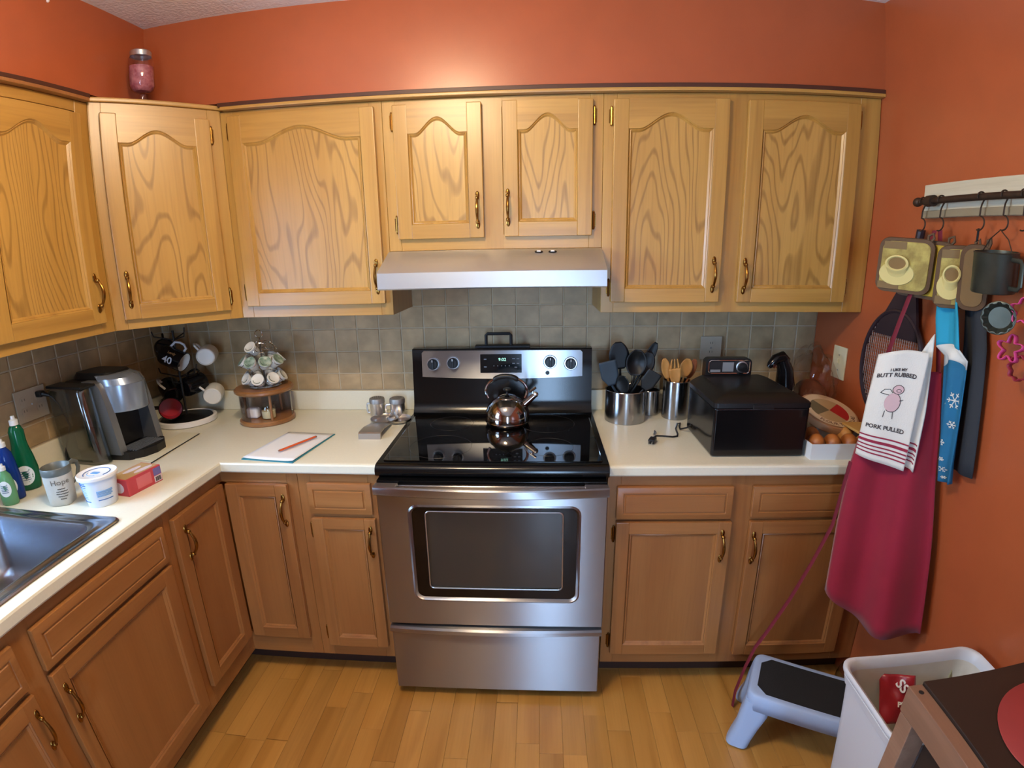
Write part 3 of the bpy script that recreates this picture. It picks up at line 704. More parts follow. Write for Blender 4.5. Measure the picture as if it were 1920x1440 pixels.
for x in (0.158, 0.206):
    T = frameT((x, -0.352, 1.5905), (1, 0, 0), (0, 0.144, 0.062))
    b_ = MB(O).lathe([(0.0145, 0), (0.0145, 0.002), (0.012, 0.003), (0.0, 0.003)], 20, T=T @ Matrix.Diagonal((1, 0.62, 1, 1)), cap1=False, mi=0).box(-0.007, 0.007, -0.005, 0.005, 0.002, 0.006, 1, 0.002, T=T)
    b_.build('switch', [BLACKP, WHITEP], t)

# ------------------------------------------------------------------ kettle
KM = mat('polished_kettle_steel', '#a9a19c', 0.09, 1.0)
t = thing('kettle', 'polished steel whistling kettle with arched handle on the cooktop', 'kettle', (0.032, -0.245, 0.9303))
MB().lathe([(0.0, 0.0), (0.076, 0.0), (0.083, 0.004), (0.0875, 0.016), (0.088, 0.030), (0.084, 0.055), (0.073, 0.078), (0.056, 0.096), (0.040, 0.105), (0.036, 0.107)], 40, cap0=False, cap1=True).build('body', KM, t, smooth=50)
MB().tube([(0.088*math.cos(2*PI*i/40), 0.088*math.sin(2*PI*i/40), 0.017) for i in range(40)], 0.0014, 6, closed=True).build('seam', KM, t)
ld_ = MB().lathe([(0.039, 0.105), (0.038, 0.108), (0.030, 0.114), (0.012, 0.119), (0.0, 0.120)], 28, cap0=False, cap1=False).build('lid', KM, t, smooth=50)
MB().lathe([(0.004, 0.118), (0.004, 0.130), (0.012, 0.134), (0.016, 0.139), (0.013, 0.143), (0.0, 0.1445)], 20, cap0=False, cap1=False).build('knob', BLACKP, ld_)
P = []
for i in range(25):
    a = math.radians(-28+236*i/24); P.append((0.080*math.cos(a)*1.0-0.002, 0, 0.132+0.058*math.sin(a)))
MB().tube(P, [0.0055]*25, 10).build('handle', CHROME, t)
MB().tube([(0.058*math.cos(a)-0.004, 0, 0.1355+0.0595*math.sin(a)+0.004*math.sin(3*a)) for a in [math.radians(35+110*i/12) for i in range(13)]], [0.006]+[0.0098]*11+[0.006], 12).build('grip', BLACKP, t)
sp = MB().tube([(0.066, 0, 0.078), (0.088, 0, 0.098), (0.108, 0, 0.116)], [0.017, 0.013, 0.0105], 16).build('spout', KM, t)
MB().ball((0.1105, 0, 0.118), 0.0115, 14, 10).tube([(0.088, 0, 0.128), (0.112, 0, 0.146)], 0.005, 10).tube([(0.100, 0, 0.113), (0.100, 0, 0.136)], 0.003, 8).build('whistle_cap', CHROME, sp)

# ------------------------------------------------------------------ black press on the backguard
t = thing('grill_press', 'flat black press with square loop handle resting on top of the stove backguard', 'press', (0.005, -0.058, 1.2005))
MB().box(-0.115, 0.115, -0.018, 0.022, 0, 0.010, bev=0.003).build('plate', MATTEB, t)
MB().tube([(-0.068, 0, 0.008), (-0.068, 0, 0.052), (-0.062, 0, 0.058), (0.030, 0, 0.058), (0.036, 0, 0.052), (0.036, 0, 0.008)], 0.0065, 8).build('handle', MATTEB, t)

# ------------------------------------------------------------------ left worktop
# coffee maker (local: front towards +x)
t = thing('coffee_maker', 'silver and black single-serve coffee maker with clear water tank in the corner', 'coffee maker', (-1.405, -0.545, CZ), math.radians(-6))
CMS = mat('coffee_maker_silver', '#8d9093', 0.32, 0.75)
CMB = mat('coffee_maker_blue_grey', '#8f9aa8', 0.25, 0.6)
TANK = glass_mat('smoky_tank_plastic', (0.60, 0.64, 0.62), 0.8, 0.15, 0.14)
WATER = mat('tank_core_grey', '#39423f', 0.3)
# black base and drip tray
mb = MB().prism(rrect(-0.13, 0.065, -0.085, 0.105, 0.03, 5), 'z', 0.0, 0.022)
mb.build('base', BLACKP, t)
dt = MB().prism([(0.04, -0.085), (0.115, -0.075), (0.150, -0.040), (0.162, 0.01), (0.150, 0.060), (0.115, 0.095), (0.04, 0.105)], 'z', 0.0, 0.030).build('drip_tray', BLACKP, t, smooth=20)
mb = MB()
for i in range(7): mb.box(0.055+0.012*i, 0.060+0.012*i, -0.055, 0.075, 0.030, 0.0325)
mb.build('drip_grille', CMB, dt, smooth=0)
# main housing: back block, two silver side cheeks, open brewing bay between
MB().box(-0.13, 0.02, -0.078, 0.100, 0.022, 0.285, bev=0.012).build('housing', BLACKP, t)
for s, y0_, y1_ in ((0, -0.088, -0.060), (1, 0.082, 0.108)):
    prof = [(0.000, 0.022), (0.098, 0.022), (0.088, 0.10), (0.074, 0.20), (0.060, 0.262), (0.045, 0.282), (0.020, 0.288), (-0.02, 0.288), (-0.02, 0.022)]
    MB().prism(prof, 'y', y0_, y1_).build('side_cheek', CMS, t, smooth=30)
hd = MB()
prof = [(0.0+0.088*math.cos(a), 0.010+0.078*math.sin(a)) for a in [math.radians(-90+180*i/16) for i in range(17)]]
hd.loft([[(0.045+p[0], p[1], 0.172) for p in prof], [(0.047+p[0], p[1], 0.178) for p in prof], [(0.047+p[0], p[1], 0.268) for p in prof]], cap0=True, cap1=True)
hd_o = hd.build('brew_head', CMB, t, smooth=35)
MB().loft([[(0.043+p[0]*0.98, 0.010+(p[1]-0.010)*0.98, 0.268) for p in prof], [(0.030+p[0]*0.95, 0.010+(p[1]-0.010)*0.97, 0.290) for p in prof], [(0.01+p[0]*0.8, 0.010+(p[1]-0.010)*0.85, 0.302) for p in prof]], cap1=True).build('lid_handle', CMB, hd_o, smooth=35)
MB().loft([[(x*1.0, y, z) for x, y, z in l] for l in ([(p[0], p[1], 0.286) for p in rrect(-0.125, 0.06, -0.05, 0.085, 0.03, 5)], [(p[0], p[1], 0.308) for p in rrect(-0.115, 0.045, -0.04, 0.075, 0.03, 5)])], cap0=True, cap1=True).build('top_lid', BLACKP, t)
MB().box(0.02, 0.03, -0.058, 0.082, 0.03, 0.172).build('bay_back', MATTEB, t, smooth=0)
tank = [[(p[0], p[1], z) for p in rrect(-0.130+a, 0.050-b, -0.150+c, -0.089, 0.022, 5)] for z, a, b, c in ((0.004, 0.012, -0.015, 0.006), (0.10, 0.005, -0.005, 0.0), (0.262, 0.0, 0.01, 0.0), (0.276, 0.006, 0.016, 0.006))]
tk = MB().loft(tank, cap0=True, cap1=True).build('water_tank', TANK, t, smooth=40)
tin = [[(p[0], p[1], z) for p in rrect(-0.120, 0.040, -0.145, -0.092, 0.018, 5)] for z in (0.012, 0.125)]
MB().loft(tin, cap0=True, cap1=True).build('water', glass_mat('tank_water', (0.62, 0.68, 0.64), 0.5, 0.02), tk, smooth=40)
MB().box(-0.128, 0.045, -0.148, -0.086, 0.276, 0.286, bev=0.004).build('tank_lid', BLACKP, tk)
# power cord and plug to the wall outlet
t = thing('power_cord', 'black power cord hanging from the wall outlet to the coffee maker', 'cord', (-1.55, -0.68, CZ)); O = neg(t.location)
MB(O).tube([(-1.540, -0.700, 1.178), (-1.515, -0.690, 1.168), (-1.500, -0.680, 1.135), (-1.488, -0.675, 1.09), (-1.480, -0.672, 1.055), (-1.500, -0.675, 1.01), (-1.520, -0.682, 0.955), (-1.521, -0.682, 0.928), (-1.508, -0.680, 0.9185), (-1.48, -0.672, 0.9175), (-1.44, -0.66, 0.9175), (-1.42, -0.645, 0.919)], 0.0032, 8).build('cord', BLACKP, t, smooth=60)
MB(O).box(-1.567, -1.538, -0.712, -0.688, 1.168, 1.190, bev=0.006).tube([(-1.540, -0.700, 1.179), (-1.518, -0.692, 1.171)], [0.009, 0.0045], 10).build('plug', BLACKP, t)
def outlet(name, label, loc, rz, w, h, kind):
    t = thing(name, label, 'wall plate', loc, rz)
    MB().box(-w/2, w/2, -0.006, 0, -h/2, h/2, bev=0.002).build('cover_plate', OUTM, t)
    if kind == 'switch':
        MB().box(-0.006, 0.006, -0.014, -0.005, -0.004, 0.014, bev=0.002).build('toggle', OUTM, t)
    for cx in ((-w/4, w/4) if w > 0.1 else (0,)):
        if kind == 'outlet':
            for cz in (-0.019, 0.019):
                MB().prism([(cx+p[0], cz+p[1]) for p in rrect(-0.014, 0.014, -0.013, 0.013, 0.008, 4)], 'y', -0.0075, -0.005).box(cx-0.006, cx-0.0045, -0.0079, -0.007, cz-0.001, cz+0.007, 1).box(cx+0.0045, cx+0.006, -0.0079, -0.007, cz-0.001, cz+0.007, 1).build('socket', [OUTM, MATTEB], t, smooth=20)
    for cz in ((0,) if kind == 'outlet' else (-0.03, 0.03)): MB().lathe([(0.003, 0), (0.003, 0.0012)], 10, T=frameT((0, -0.006, cz), (1, 0, 0), (0, 0, 1))).build('screw', STEEL2, t)
    return t
OUTM = mat('beige_outlet_plastic', '#a79d8a', 0.45)
outlet('wall_outlet', 'wide beige double outlet plate on the tiled wall behind the coffee maker', (XL+0.009, -0.732, 1.152), PI/2, 0.128, 0.110, 'outlet')
outlet('wall_outlet', 'small grey-beige outlet plate on the tiled wall above the deep fryer', (0.894, -0.009, 1.187), 0, 0.090, 0.100, 'outlet')
OUTM = CREAMP
outlet('light_switch', 'cream light switch plate on the orange wall above the bread', (XR-0.0005, -0.212, 1.165), -PI/2, 0.088, 0.128, 'switch')

# mug rack with mugs
t = thing('mug_rack', 'round white and black mug carousel with black wire arms in the corner', 'mug rack', (-1.372, -0.195, CZ))
MB().lathe([(0.0, 0.0), (0.112, 0.0), (0.118, 0.004), (0.118, 0.022), (0.110, 0.026), (0.104, 0.020)], 44, cap0=False, cap1=False).build('base', WHITEP, t, smooth=40)
MB().lathe([(0.105, 0.016), (0.102, 0.024), (0.04, 0.026), (0.012, 0.034), (0.0, 0.034)], 36, cap0=False, cap1=False).build('turntable', BLACKP, t)
mb = MB().cyl((0, 0, 0.03), (0, 0, 0.40), 0.005, n=10)
for a, z, r_ in ((205, 0.36, 0.075), (335, 0.36, 0.085), (90, 0.36, 0.07), (185, 0.20, 0.085), (345, 0.20, 0.09), (60, 0.20, 0.07), (270, 0.17, 0.05)):
    ca, sa = math.cos(math.radians(a)), math.sin(math.radians(a))
    mb.tube([(0, 0, z), (ca*r_*0.6, sa*r_*0.6, z+0.012), (ca*r_, sa*r_, z+0.02), (ca*(r_+0.006), sa*(r_+0.006), z+0.042)], 0.0028, 8)
mb.build('wire_frame', BLACKP, t)
REDI = mat('red_mug_glaze', '#a01d2c', 0.12)
def mug(label, c, axis, body, inside, r=0.041, h=0.096, hdir=(0, 0, 1), decor=None, hmat=None, group=None):
    """c = centre of the mug, axis = direction from base to open rim"""
    ax = Vector(axis).normalized(); hd_ = Vector(hdir); hd_ = (hd_-ax*hd_.dot(ax)).normalized(); w_ = ax.cross(hd_)
    m = Matrix((hd_, w_, ax)).transposed()
    t = thing('mug', label, 'mug', Vector(c)-ax*h/2, rot=m.to_euler(), group=group)
    MB().lathe([(0.0, 0.003), (r*0.78, 0.003), (r*0.80, 0.0), (r*0.90, 0.002), (r, 0.014), (r, h-0.002), (r-0.0018, h), (r-0.0035, h-0.002)], 32, cap0=False, cap1=False).build('body', body, t, smooth=40)
    MB().lathe([(r-0.0035, h-0.002), (r-0.004, 0.012), (0.0, 0.010)], 32, cap0=False, cap1=False).build('interior', inside, t, smooth=40)
    MB().tube([(r-0.002, 0, h*0.80), (r+0.014, 0, h*0.84), (r+0.026, 0, h*0.70), (r+0.028, 0, h*0.5), (r+0.022, 0, h*0.30), (r-0.002, 0, h*0.20)], 0.0048, 10).build('handle', hmat or body, t)
    if decor:
        for name, s, size, mt, ang, zc in decor:
            me = text_mesh(s, size); q = MB()
            for v in me.vertices:
                x_, y_, z_ = v.co; a = ang + x_/r; rr = r+0.0004+z_
                v.co = (rr*math.cos(a), rr*math.sin(a), zc+y_)
            q.mesh(me).build(name, mt, t, smooth=0)
    return t
PRW = mat('white_mug_print', '#c9cdd4', 0.4); PRG = mat('gold_mug_print', '#8f6b40', 0.4)
# black "40" mug lying on its hook: rim to the right
t40 = mug('black mug printed with a white 40 hanging on the carousel', (-1.372, -0.215, 1.200), (0.80, 0.05, -0.36), CERB, CERW, r=0.043, h=0.098, hdir=(-0.1, 0.2, 1), hmat=PRW)
q = MB()
for s, size, zc, dy, i in (('40', 0.042, 0.046, -0.004, 0), ('Lordy', 0.014, 0.052, 0.030, 1)):
    me = text_mesh(s, size, bold=0.0006)
    for v in me.vertices:
        x_, y_, z_ = v.co; a = PI/2+0.15-(y_+dy)/0.043; rr = 0.0434+z_
        v.co = (rr*math.cos(a), rr*math.sin(a), zc+x_)
    q.mesh(me, i)
q.build('lettering', [PRW, PRG], t40, smooth=0)
mug('white mug with its round base towards the room on the upper hook', (-1.272, -0.135, 1.196), (-0.42, 0.90, 0.02), CERW, CERW, r=0.040, h=0.09, hdir=(-0.8, -0.3, 1.0))
mug('black mug with a bright red inside hanging open side out', (-1.392, -0.262, 0.998), (0.62, -0.76, 0.12), CERB, REDI, r=0.046, h=0.098, hdir=(-0.9, -0.4, 0.1))
mug('white mug with its base towards the room on the lower hook', (-1.288, -0.110, 1.016), (-0.42, 0.90, 0.05), CERW, CERW, r=0.040, h=0.09, hdir=(-0.8, -0.2, 0.7))
mug('black mug with a white handle hanging behind the red-lined mug', (-1.452, -0.165, 1.045), (-0.6, 0.55, 0.3), CERB, CERB, r=0.043, hdir=(-0.5, -0.4, 0.8), hmat=CERW)
mug('plain black mug on the middle hook above the red-lined mug', (-1.362, -0.135, 1.065), (0.3, 0.9, 0.1), CERB, CERB, r=0.043, hdir=(0.3, 0, 1), hmat=CERB)
mug('dark mug hanging at the back of the carousel beside the tile', (-1.462, -0.145, 1.225), (-0.5, 0.6, -0.3), CERB, CERB, r=0.042, hdir=(0, 0, 1))

# thin cutting mat by the coffee maker
solo(MB().prism([(-1.190, -0.635), (-1.205, -0.345), (-1.30, -0.338), (-1.29, -0.62)], 'z', CZ, CZ+0.0015), 'paper_sheet', mat('cream_sheet', '#d9d4ba', 0.5), 'thin cream paper sheet lying between coffee maker and corner', 'paper', (-1.245, -0.48, CZ))
solo(MB().tube([(-1.188, -0.66, CZ+0.004), (-1.206, -0.36, CZ+0.004)], 0.002, 6), 'thin_rod', MATTEB, 'thin dark skewer along the edge of the cream sheet', 'skewer', (-1.19, -0.5, CZ))

# pod stand: two wooden discs, posts, smoky wrap
WOOD = oak('stand_wood', '#9a6a3c', '#8f5f33', '#6b4222', 0, contour=10, across=10, along=1.0, strength=0.3)
PC = (-1.012, -0.165)
t = thing('pod_stand', 'round two-tier wooden stand with turned post and smoky clear wall', 'stand', (PC[0], PC[1], CZ))
MB().lathe([(0.0, 0.0), (0.108, 0.0), (0.113, 0.005), (0.113, 0.015), (0.108, 0.020), (0.0, 0.020)], 48, cap0=False, cap1=False).build('lower_shelf', WOOD, t, smooth=40)
MB().lathe([(0.0, 0.132), (0.113, 0.132), (0.120, 0.138), (0.120, 0.147), (0.113, 0.153), (0.0, 0.153)], 48, cap0=False, cap1=False).build('upper_shelf', WOOD, t, smooth=40)
for a in (-50, 75, 200):
    x_, y_ = 0.085*math.cos(math.radians(a)), 0.085*math.sin(math.radians(a))
    MB().cyl((x_, y_, 0.019), (x_, y_, 0.133), 0.0055, n=12).build('post', WOOD, t)
SMOKY = glass_mat('smoky_acrylic', (0.74, 0.70, 0.70), 1.0, 0.05, 0.03)
vs = []; fs = []
N_ = 40
for i in range(N_+1):
    a = math.radians(-15-255*i/N_+0)
    a = math.radians(10+250*i/N_)
    for r_ in (0.102, 0.104):
        for z_ in (0.021, 0.131): vs.append((r_*math.cos(a), r_*math.sin(a), z_))
for i in range(N_):
    k = i*4; fs += [(k, k+4, k+5, k+1), (k+2, k+3, k+7, k+6), (k+1, k+5, k+7, k+3), (k, k+2, k+6, k+4)]
MB().add(vs, fs).build('clear_wall', SMOKY, t, smooth=50)
t = thing('creamer_jar', 'small clear jar standing inside the wooden pod stand', 'jar', (PC[0]+0.026, PC[1]-0.035, CZ+0.0205))
MB().lathe([(0.0, 0.0), (0.027, 0.0), (0.030, 0.004), (0.030, 0.045), (0.026, 0.052), (0.026, 0.058)], 28, cap0=False, cap1=False).build('glass', glass_mat('jar_glass_a', (0.93, 0.93, 0.88), 1.0, 0.02, 0.04), t, smooth=40)
MB().lathe([(0.0, 0.002), (0.027, 0.003), (0.027, 0.034), (0.0, 0.036)], 24, cap0=False, cap1=False).build('contents', mat('creamer_powder', '#cfc6a6', 0.8), t)
solo(MB().box(PC[0]-0.066, PC[0]-0.016, PC[1]-0.055, PC[1]-0.020, CZ+0.0205, CZ+0.068, bev=0.010, seg=3), 'sugar_carton', WHITEP, 'small white packet box inside the wooden pod stand', 'box', (PC[0]-0.04, PC[1]-0.035, CZ+0.0205))
# pod carousel and pods
PZ = CZ+0.1535
t = thing('pod_carousel', 'chrome wire coffee pod carousel on top of the wooden stand', 'pod carousel', (PC[0]+0.008, PC[1], PZ))
CAROUSEL = t
MB().lathe([(0.0, 0.0), (0.062, 0.0), (0.066, 0.003), (0.060, 0.008), (0.0, 0.010)], 36, cap0=False, cap1=False).build('base', CHROME, t)
mb = MB().cyl((0, 0, 0.008), (0, 0, 0.205), 0.004, n=10)
mb.tube([(0.016*math.cos(2*PI*i/20), 0, 0.221+0.016*math.sin(2*PI*i/20)) for i in range(20)], 0.0022, 6, closed=True)
mb.build('centre_post', CHROME, t)
POD = mat('pod_white', '#cfd2d0', 0.4); LIDW = mat('pod_lid_white', '#d4d2c8', 0.35); LIDG = mat('pod_lid_green', '#5f7a66', 0.35, tint2='#a9b7a8', nscale=60)
def pod_proto(lidm, label, group, axis, loc):
    ax = Vector(axis).normalized(); q = Vector((0, 0, 1)).rotation_difference(ax)
    t = thing('coffee_pod', label, 'coffee pod', loc, group=group, rot=q.to_euler())
    cup = MB().lathe([(0.0, 0.0), (0.016, 0.0), (0.018, 0.002), (0.0225, 0.040), (0.0255, 0.0405), (0.0255, 0.043)], 22, cap0=False, cap1=False).build('cup', POD, t, smooth=40)
    MB().lathe([(0.0255, 0.043), (0.022, 0.0436), (0.0215, 0.0432), (0.0, 0.0434)], 22, cap0=False, cap1=False, mi=0).build('lid', lidm, t, smooth=40)
    MB().tube([(0.0175*math.cos(a), 0.0175*math.sin(a), 0.0438) for a in [math.radians(200+120*i/10) for i in range(11)]], 0.0013, 5).build('lid_print', mat('pod_print', '#4d5a50', 0.5) if 'pod_print' not in MATS else MATS['pod_print'], t)
    return t
cx, cy = PC[0]+0.008, PC[1]
def ring_pods(z, r0, els, n, a0, lidm, label, group, skip=()):
    for k in range(n):
        if k in skip: continue
        a = a0+2*PI*k/n; ca, sa = math.cos(a), math.sin(a); el = math.radians(els)
        ax = (ca*math.cos(el), sa*math.cos(el), math.sin(el))
        pod_proto(lidm, label, group, ax, (cx+ca*r0, cy+sa*r0, z))
        p = Vector((ca*r0, sa*r0, z-PZ))+Vector(ax)*0.030
        T = frameT(p, Vector((-sa, ca, 0)), Vector(ax).cross(Vector((-sa, ca, 0))))
        rings = MB().tube([(0.0235*math.cos(2*PI*i/18), 0.0235*math.sin(2*PI*i/18), 0) for i in range(18)], 0.0015, 5, closed=True, T=T)
        rings.tube([(0, 0, z-PZ+0.004), p-Vector(ax).cross(Vector((-sa, ca, 0)))*0.0235], 0.0013, 5).build('pod_holder', CHROME, CAROUSEL)
ring_pods(PZ+0.022, 0.045, 33, 8, math.radians(-80), LIDW, 'white-lidded coffee pod in the bottom ring of the carousel', 'pods in the bottom ring')
ring_pods(PZ+0.090, 0.047, 40, 8, math.radians(-98), LIDG, 'green-lidded coffee pod in the middle ring of the carousel', 'pods in the middle ring')
ring_pods(PZ+0.148, 0.026, 42, 8, math.radians(-105), LIDW, 'single white-lidded coffee pod in the otherwise empty top ring', None, skip=(1, 2, 3, 4, 5, 6, 7))
for k in range(1, 8):      # empty top holders
    a = math.radians(-105)+2*PI*k/8; ca, sa = math.cos(a), math.sin(a); el = math.radians(42)
    p = Vector((ca*0.05, sa*0.05, 0.170)); ax = Vector((ca*math.cos(el), sa*math.cos(el), math.sin(el)))
    T = frameT(p, Vector((-sa, ca, 0)), ax.cross(Vector((-sa, ca, 0))))
    MB().tube([(0.0235*math.cos(2*PI*i/18), 0.0235*math.sin(2*PI*i/18), 0) for i in range(18)], 0.0015, 5, closed=True, T=T).tube([(0, 0, 0.150), p-ax.cross(Vector((-sa, ca, 0)))*0.0235], 0.0013, 5).build('pod_holder', CHROME, CAROUSEL)

# notepad and pencil
P4 = [Vector(p) for p in ((-0.880, -0.605, 0), (-0.679, -0.630, 0), (-0.640, -0.345, 0), (-0.841, -0.325, 0))]
t = thing('notepad', 'white notepad with teal edges lying near the worktop front', 'notepad', (-0.76, -0.476, CZ)); O = neg((-0.76, -0.476, 0))
def inq(d): c_ = sum(P4, Vector())/4; return [(p+(c_-p).normalized()*d)[:2] for p in P4]
MB(O).prism(inq(0.0), 'z', 0.0, 0.003).build('backing', mat('teal_card', '#2f7f92', 0.5), t, smooth=0)
mb = MB(O); a_ = inq(0.006)
mb.grid(lambda u, v: (Vector((*a_[0], 0))*(1-u)*(1-v)+Vector((*a_[1], 0))*u*(1-v)+Vector((*a_[2], 0))*u*v+Vector((*a_[3], 0))*(1-u)*v)+Vector((0, 0, 0.0042+0.004*(abs(2*u-1)**4)*(1-v)*0.8)), 12, 10)
mb.build('paper', mat('notepad_paper', '#e6e9ec', 0.6), t, solid=0.001)
t = thing('pencil', 'orange flat pencil lying on the notepad', 'pencil', (-0.731, -0.478, CZ+0.0115)); O = neg((-0.731, -0.478, CZ+0.0115))
d_ = Vector((0.073, 0.148, 0)); p0_ = Vector((-0.768, -0.552, CZ+0.0125))
mb = MB(O).tube([p0_+d_*0.03, p0_+d_*0.99], 0.0055, 6, flat=0.6); mb.build('barrel', mat('orange_pencil', '#cf5a2a', 0.4), t, smooth=20)
PEN = mat('pencil_end', '#8a6250', 0.6)
MB(O).tube([p0_+d_*0.99, p0_+d_*1.03], 0.0054, 6, flat=0.6).build('end_cap', PEN, t, smooth=20)
MB(O).tube([p0_-d_*0.0, p0_+d_*0.03], [0.0035, 0.0055], 6, flat=0.6).build('tip', PEN, t, smooth=20)

# shakers
t = thing('spice_shaker', 'steel handled shaker standing farther from the stove backguard', 'shaker', (-0.536, -0.115, CZ), math.radians(170), group='steel shakers beside the stove')
MB().lathe([(0.0, 0.0), (0.030, 0.0), (0.032, 0.003), (0.032, 0.060), (0.0325, 0.062), (0.0325, 0.066)], 30, cap0=False, cap1=False).build('body', STEEL2, t, smooth=40)
lidp = MB().lathe([(0.0330, 0.063), (0.0330, 0.078), (0.031, 0.083), (0.024, 0.086), (0.0, 0.087)], 30, cap0=False, cap1=False).build('perforated_lid', mat('shaker_lid', '#9c9c9a', 0.5, 0.8), t, smooth=40)
mb = MB()
for i in range(3):
    for k in range(6*i if i else 1): mb.lathe([(0.0015, 0.0865), (0.0015, 0.0873)], 6, (0.009*i*math.cos(2*PI*k/max(1, 6*i)), 0.009*i*math.sin(2*PI*k/max(1, 6*i)), 0))
mb.build('hole', MATTEB, lidp)
MB().tube([(0.030, 0, 0.056), (0.046, 0, 0.056), (0.050, 0, 0.050), (0.050, 0, 0.022), (0.046, 0, 0.016), (0.030, 0, 0.016)], 0.0028, 8, flat=1.6).build('handle', STEEL2, t)
dup(t, (-0.447, -0.115, CZ), (0, 0, math.radians(196)), 'steel handled shaker standing right beside the stove backguard')
# spoon rest
t = thing('spoon_rest', 'brushed steel double spoon rest lying beside the stove', 'spoon rest', (-0.47, -0.27, CZ)); O = neg(t.location)
SPR = mat('spoon_rest_steel', '#b9b4ae', 0.34, 0.95)
for cx_, cy_, r_ in ((-0.486, -0.185, 0.058), (-0.425, -0.185, 0.050)):
    MB(O).lathe([(0.0, 0.004), (r_*0.7, 0.005), (r_*0.93, 0.012), (r_, 0.018), (r_+0.002, 0.017), (r_*0.93, 0.008), (r_*0.7, 0.0005), (0.0, 0.0)], 32, (cx_, cy_, CZ), cap0=False, cap1=False).build('bowl', SPR, t, smooth=50)
MB(O).prism([(-0.395, CZ), (-0.393, CZ+0.022), (-0.387, CZ+0.026), (-0.33, CZ+0.027), (-0.235, CZ+0.012), (-0.235, CZ+0.008), (-0.33, CZ+0.023), (-0.38, CZ+0.022), (-0.385, CZ)], 'x', -0.528, -0.442).build('handle_rest', SPR, t, smooth=30)
#==P4==
# ------------------------------------------------------------------ bottles, mug, tub and box by the sink
def bottle(label, loc, prof, col, sq=0.72, rz=0.0, capcol='#d8dcdc', labelcol='#d9e4e6', cap=(0.012, 0.03), lz=(0.02, 0.085), alpha=None):
    t = thing('soap_bottle', label, 'bottle', loc, rz)
    S = Matrix.Diagonal((1, sq, 1, 1))
    bm_ = mat('soap_'+col, '#'+col, 0.12, trans=0.35, ior=1.36)
    MB().lathe(prof, 32, T=S, cap0=True, cap1=True).build('body', bm_, t, smooth=50)
    zt = prof[-1][1]
    MB().lathe([(cap[0]*1.15, zt), (cap[0]*1.15, zt+cap[1]*0.55), (cap[0]*0.6, zt+cap[1]*0.65), (cap[0]*0.5, zt+cap[1]), (0, zt+cap[1])], 20, cap1=False).build('cap', mat('soap_cap', capcol, 0.3) if 'soap_cap' not in MATS else MATS['soap_cap'], t)
    rl = max(p[0] for p in prof)*0.985
    vs = []; n = 24
    def rad(z):
        for (r0, z0), (r1, z1) in zip(prof, prof[1:]):
            if z0 <= z <= z1 and z1 > z0: return r0+(r1-r0)*(z-z0)/(z1-z0)
        return rl
    lm = mat('label_'+col, labelcol, 0.4); zc = (lz[0]+lz[1])/2; hh = (lz[1]-lz[0])/2
    for side in (1,):
        mb = MB(); rings_ = []
        for rr in (0.0, 0.5, 1.0):
            rings_.append([])
            for i in range(n):
                a = 2*PI*i/n; du, dz = rr*math.cos(a), rr*math.sin(a)
                an = -PI/2+du*0.75; z = zc+dz*hh; R_ = rad(z)+0.0006
                rings_[-1].append((R_*math.cos(an), R_*math.sin(an)*sq, z))
        mb.loft(rings_[1:]); mb.add(rings_[1], [list(range(n))])
        q = mb.build('front_label', lm, t, smooth=60)
        mb = MB()
        for k in range(5):
            z = zc-hh*0.45+k*hh*0.22; R_ = rad(z)+0.0010
            pts = [(R_*math.cos(-PI/2+u), R_*math.sin(-PI/2+u)*sq, z) for u in [-0.38+0.76*i/6 for i in range(7)]]
            mb.tube(pts, 0.0011, 4)
        mb.build('label_print', mat('label_print_'+col, '#4a6a86', 0.5), q)
    return t
bottle('green dish soap bottle with clear cap by the sink', (-1.480, -0.885, CZ), [(0.030, 0.0), (0.037, 0.004), (0.040, 0.03), (0.040, 0.07), (0.034, 0.11), (0.026, 0.145), (0.024, 0.165), (0.024, 0.195), (0.018, 0.21), (0.012, 0.215)], '0f6b48', rz=math.radians(40), lz=(0.02, 0.085))
bottle('blue dish soap bottle standing in front of the green one', (-1.462, -0.962, CZ), [(0.028, 0.0), (0.034, 0.004), (0.036, 0.03), (0.034, 0.08), (0.030, 0.12), (0.024, 0.15), (0.014, 0.165), (0.012, 0.17)], '123a8c', rz=math.radians(30), lz=(0.02, 0.08), cap=(0.011, 0.025))
bottle('pale green soap bottle at the sink edge beside the blue one', (-1.440, -1.010+0.012, CZ), [(0.022, 0.0), (0.026, 0.004), (0.027, 0.03), (0.026, 0.07), (0.020, 0.095), (0.012, 0.105), (0.010, 0.11)], '6fae7c', rz=math.radians(30), lz=(0.03, 0.08), cap=(0.010, 0.02))
# ceramic mug with lettering
t = thing('tall_mug', 'pale grey square-based mug with dark rim and the word Hope', 'mug', (-1.262, -0.960, CZ), math.radians(20))
MUGG = mat('mug_stone_grey', '#b9b6ab', 0.45, noise=0.05, nscale=90); MUGR = mat('mug_dark_rim', '#5c625f', 0.35)
def sqr(r, k, z, n=40):
    out = []
    for i in range(n):
        a = 2*PI*i/n; c_, s_ = math.cos(a), math.sin(a); e = 2.0+k
        rr = r/((abs(c_)**e+abs(s_)**e)**(1/e)); out.append((rr*c_, rr*s_, z))
    return out
MB().loft([sqr(0.029, 2.0, 0.0), sqr(0.032, 2.0, 0.003), sqr(0.034, 1.6, 0.03), sqr(0.039, 0.4, 0.085), sqr(0.0405, 0.0, 0.095)], cap0=True).build('body', MUGG, t, smooth=50)
MB().loft([sqr(0.0407, 0, 0.095), sqr(0.042, 0, 0.098), sqr(0.042, 0, 0.116), sqr(0.0405, 0, 0.118), sqr(0.038, 0, 0.116), sqr(0.034, 0, 0.05), sqr(0.028, 0, 0.01)], cap1=True).build('rim', MUGR, t, smooth=50)
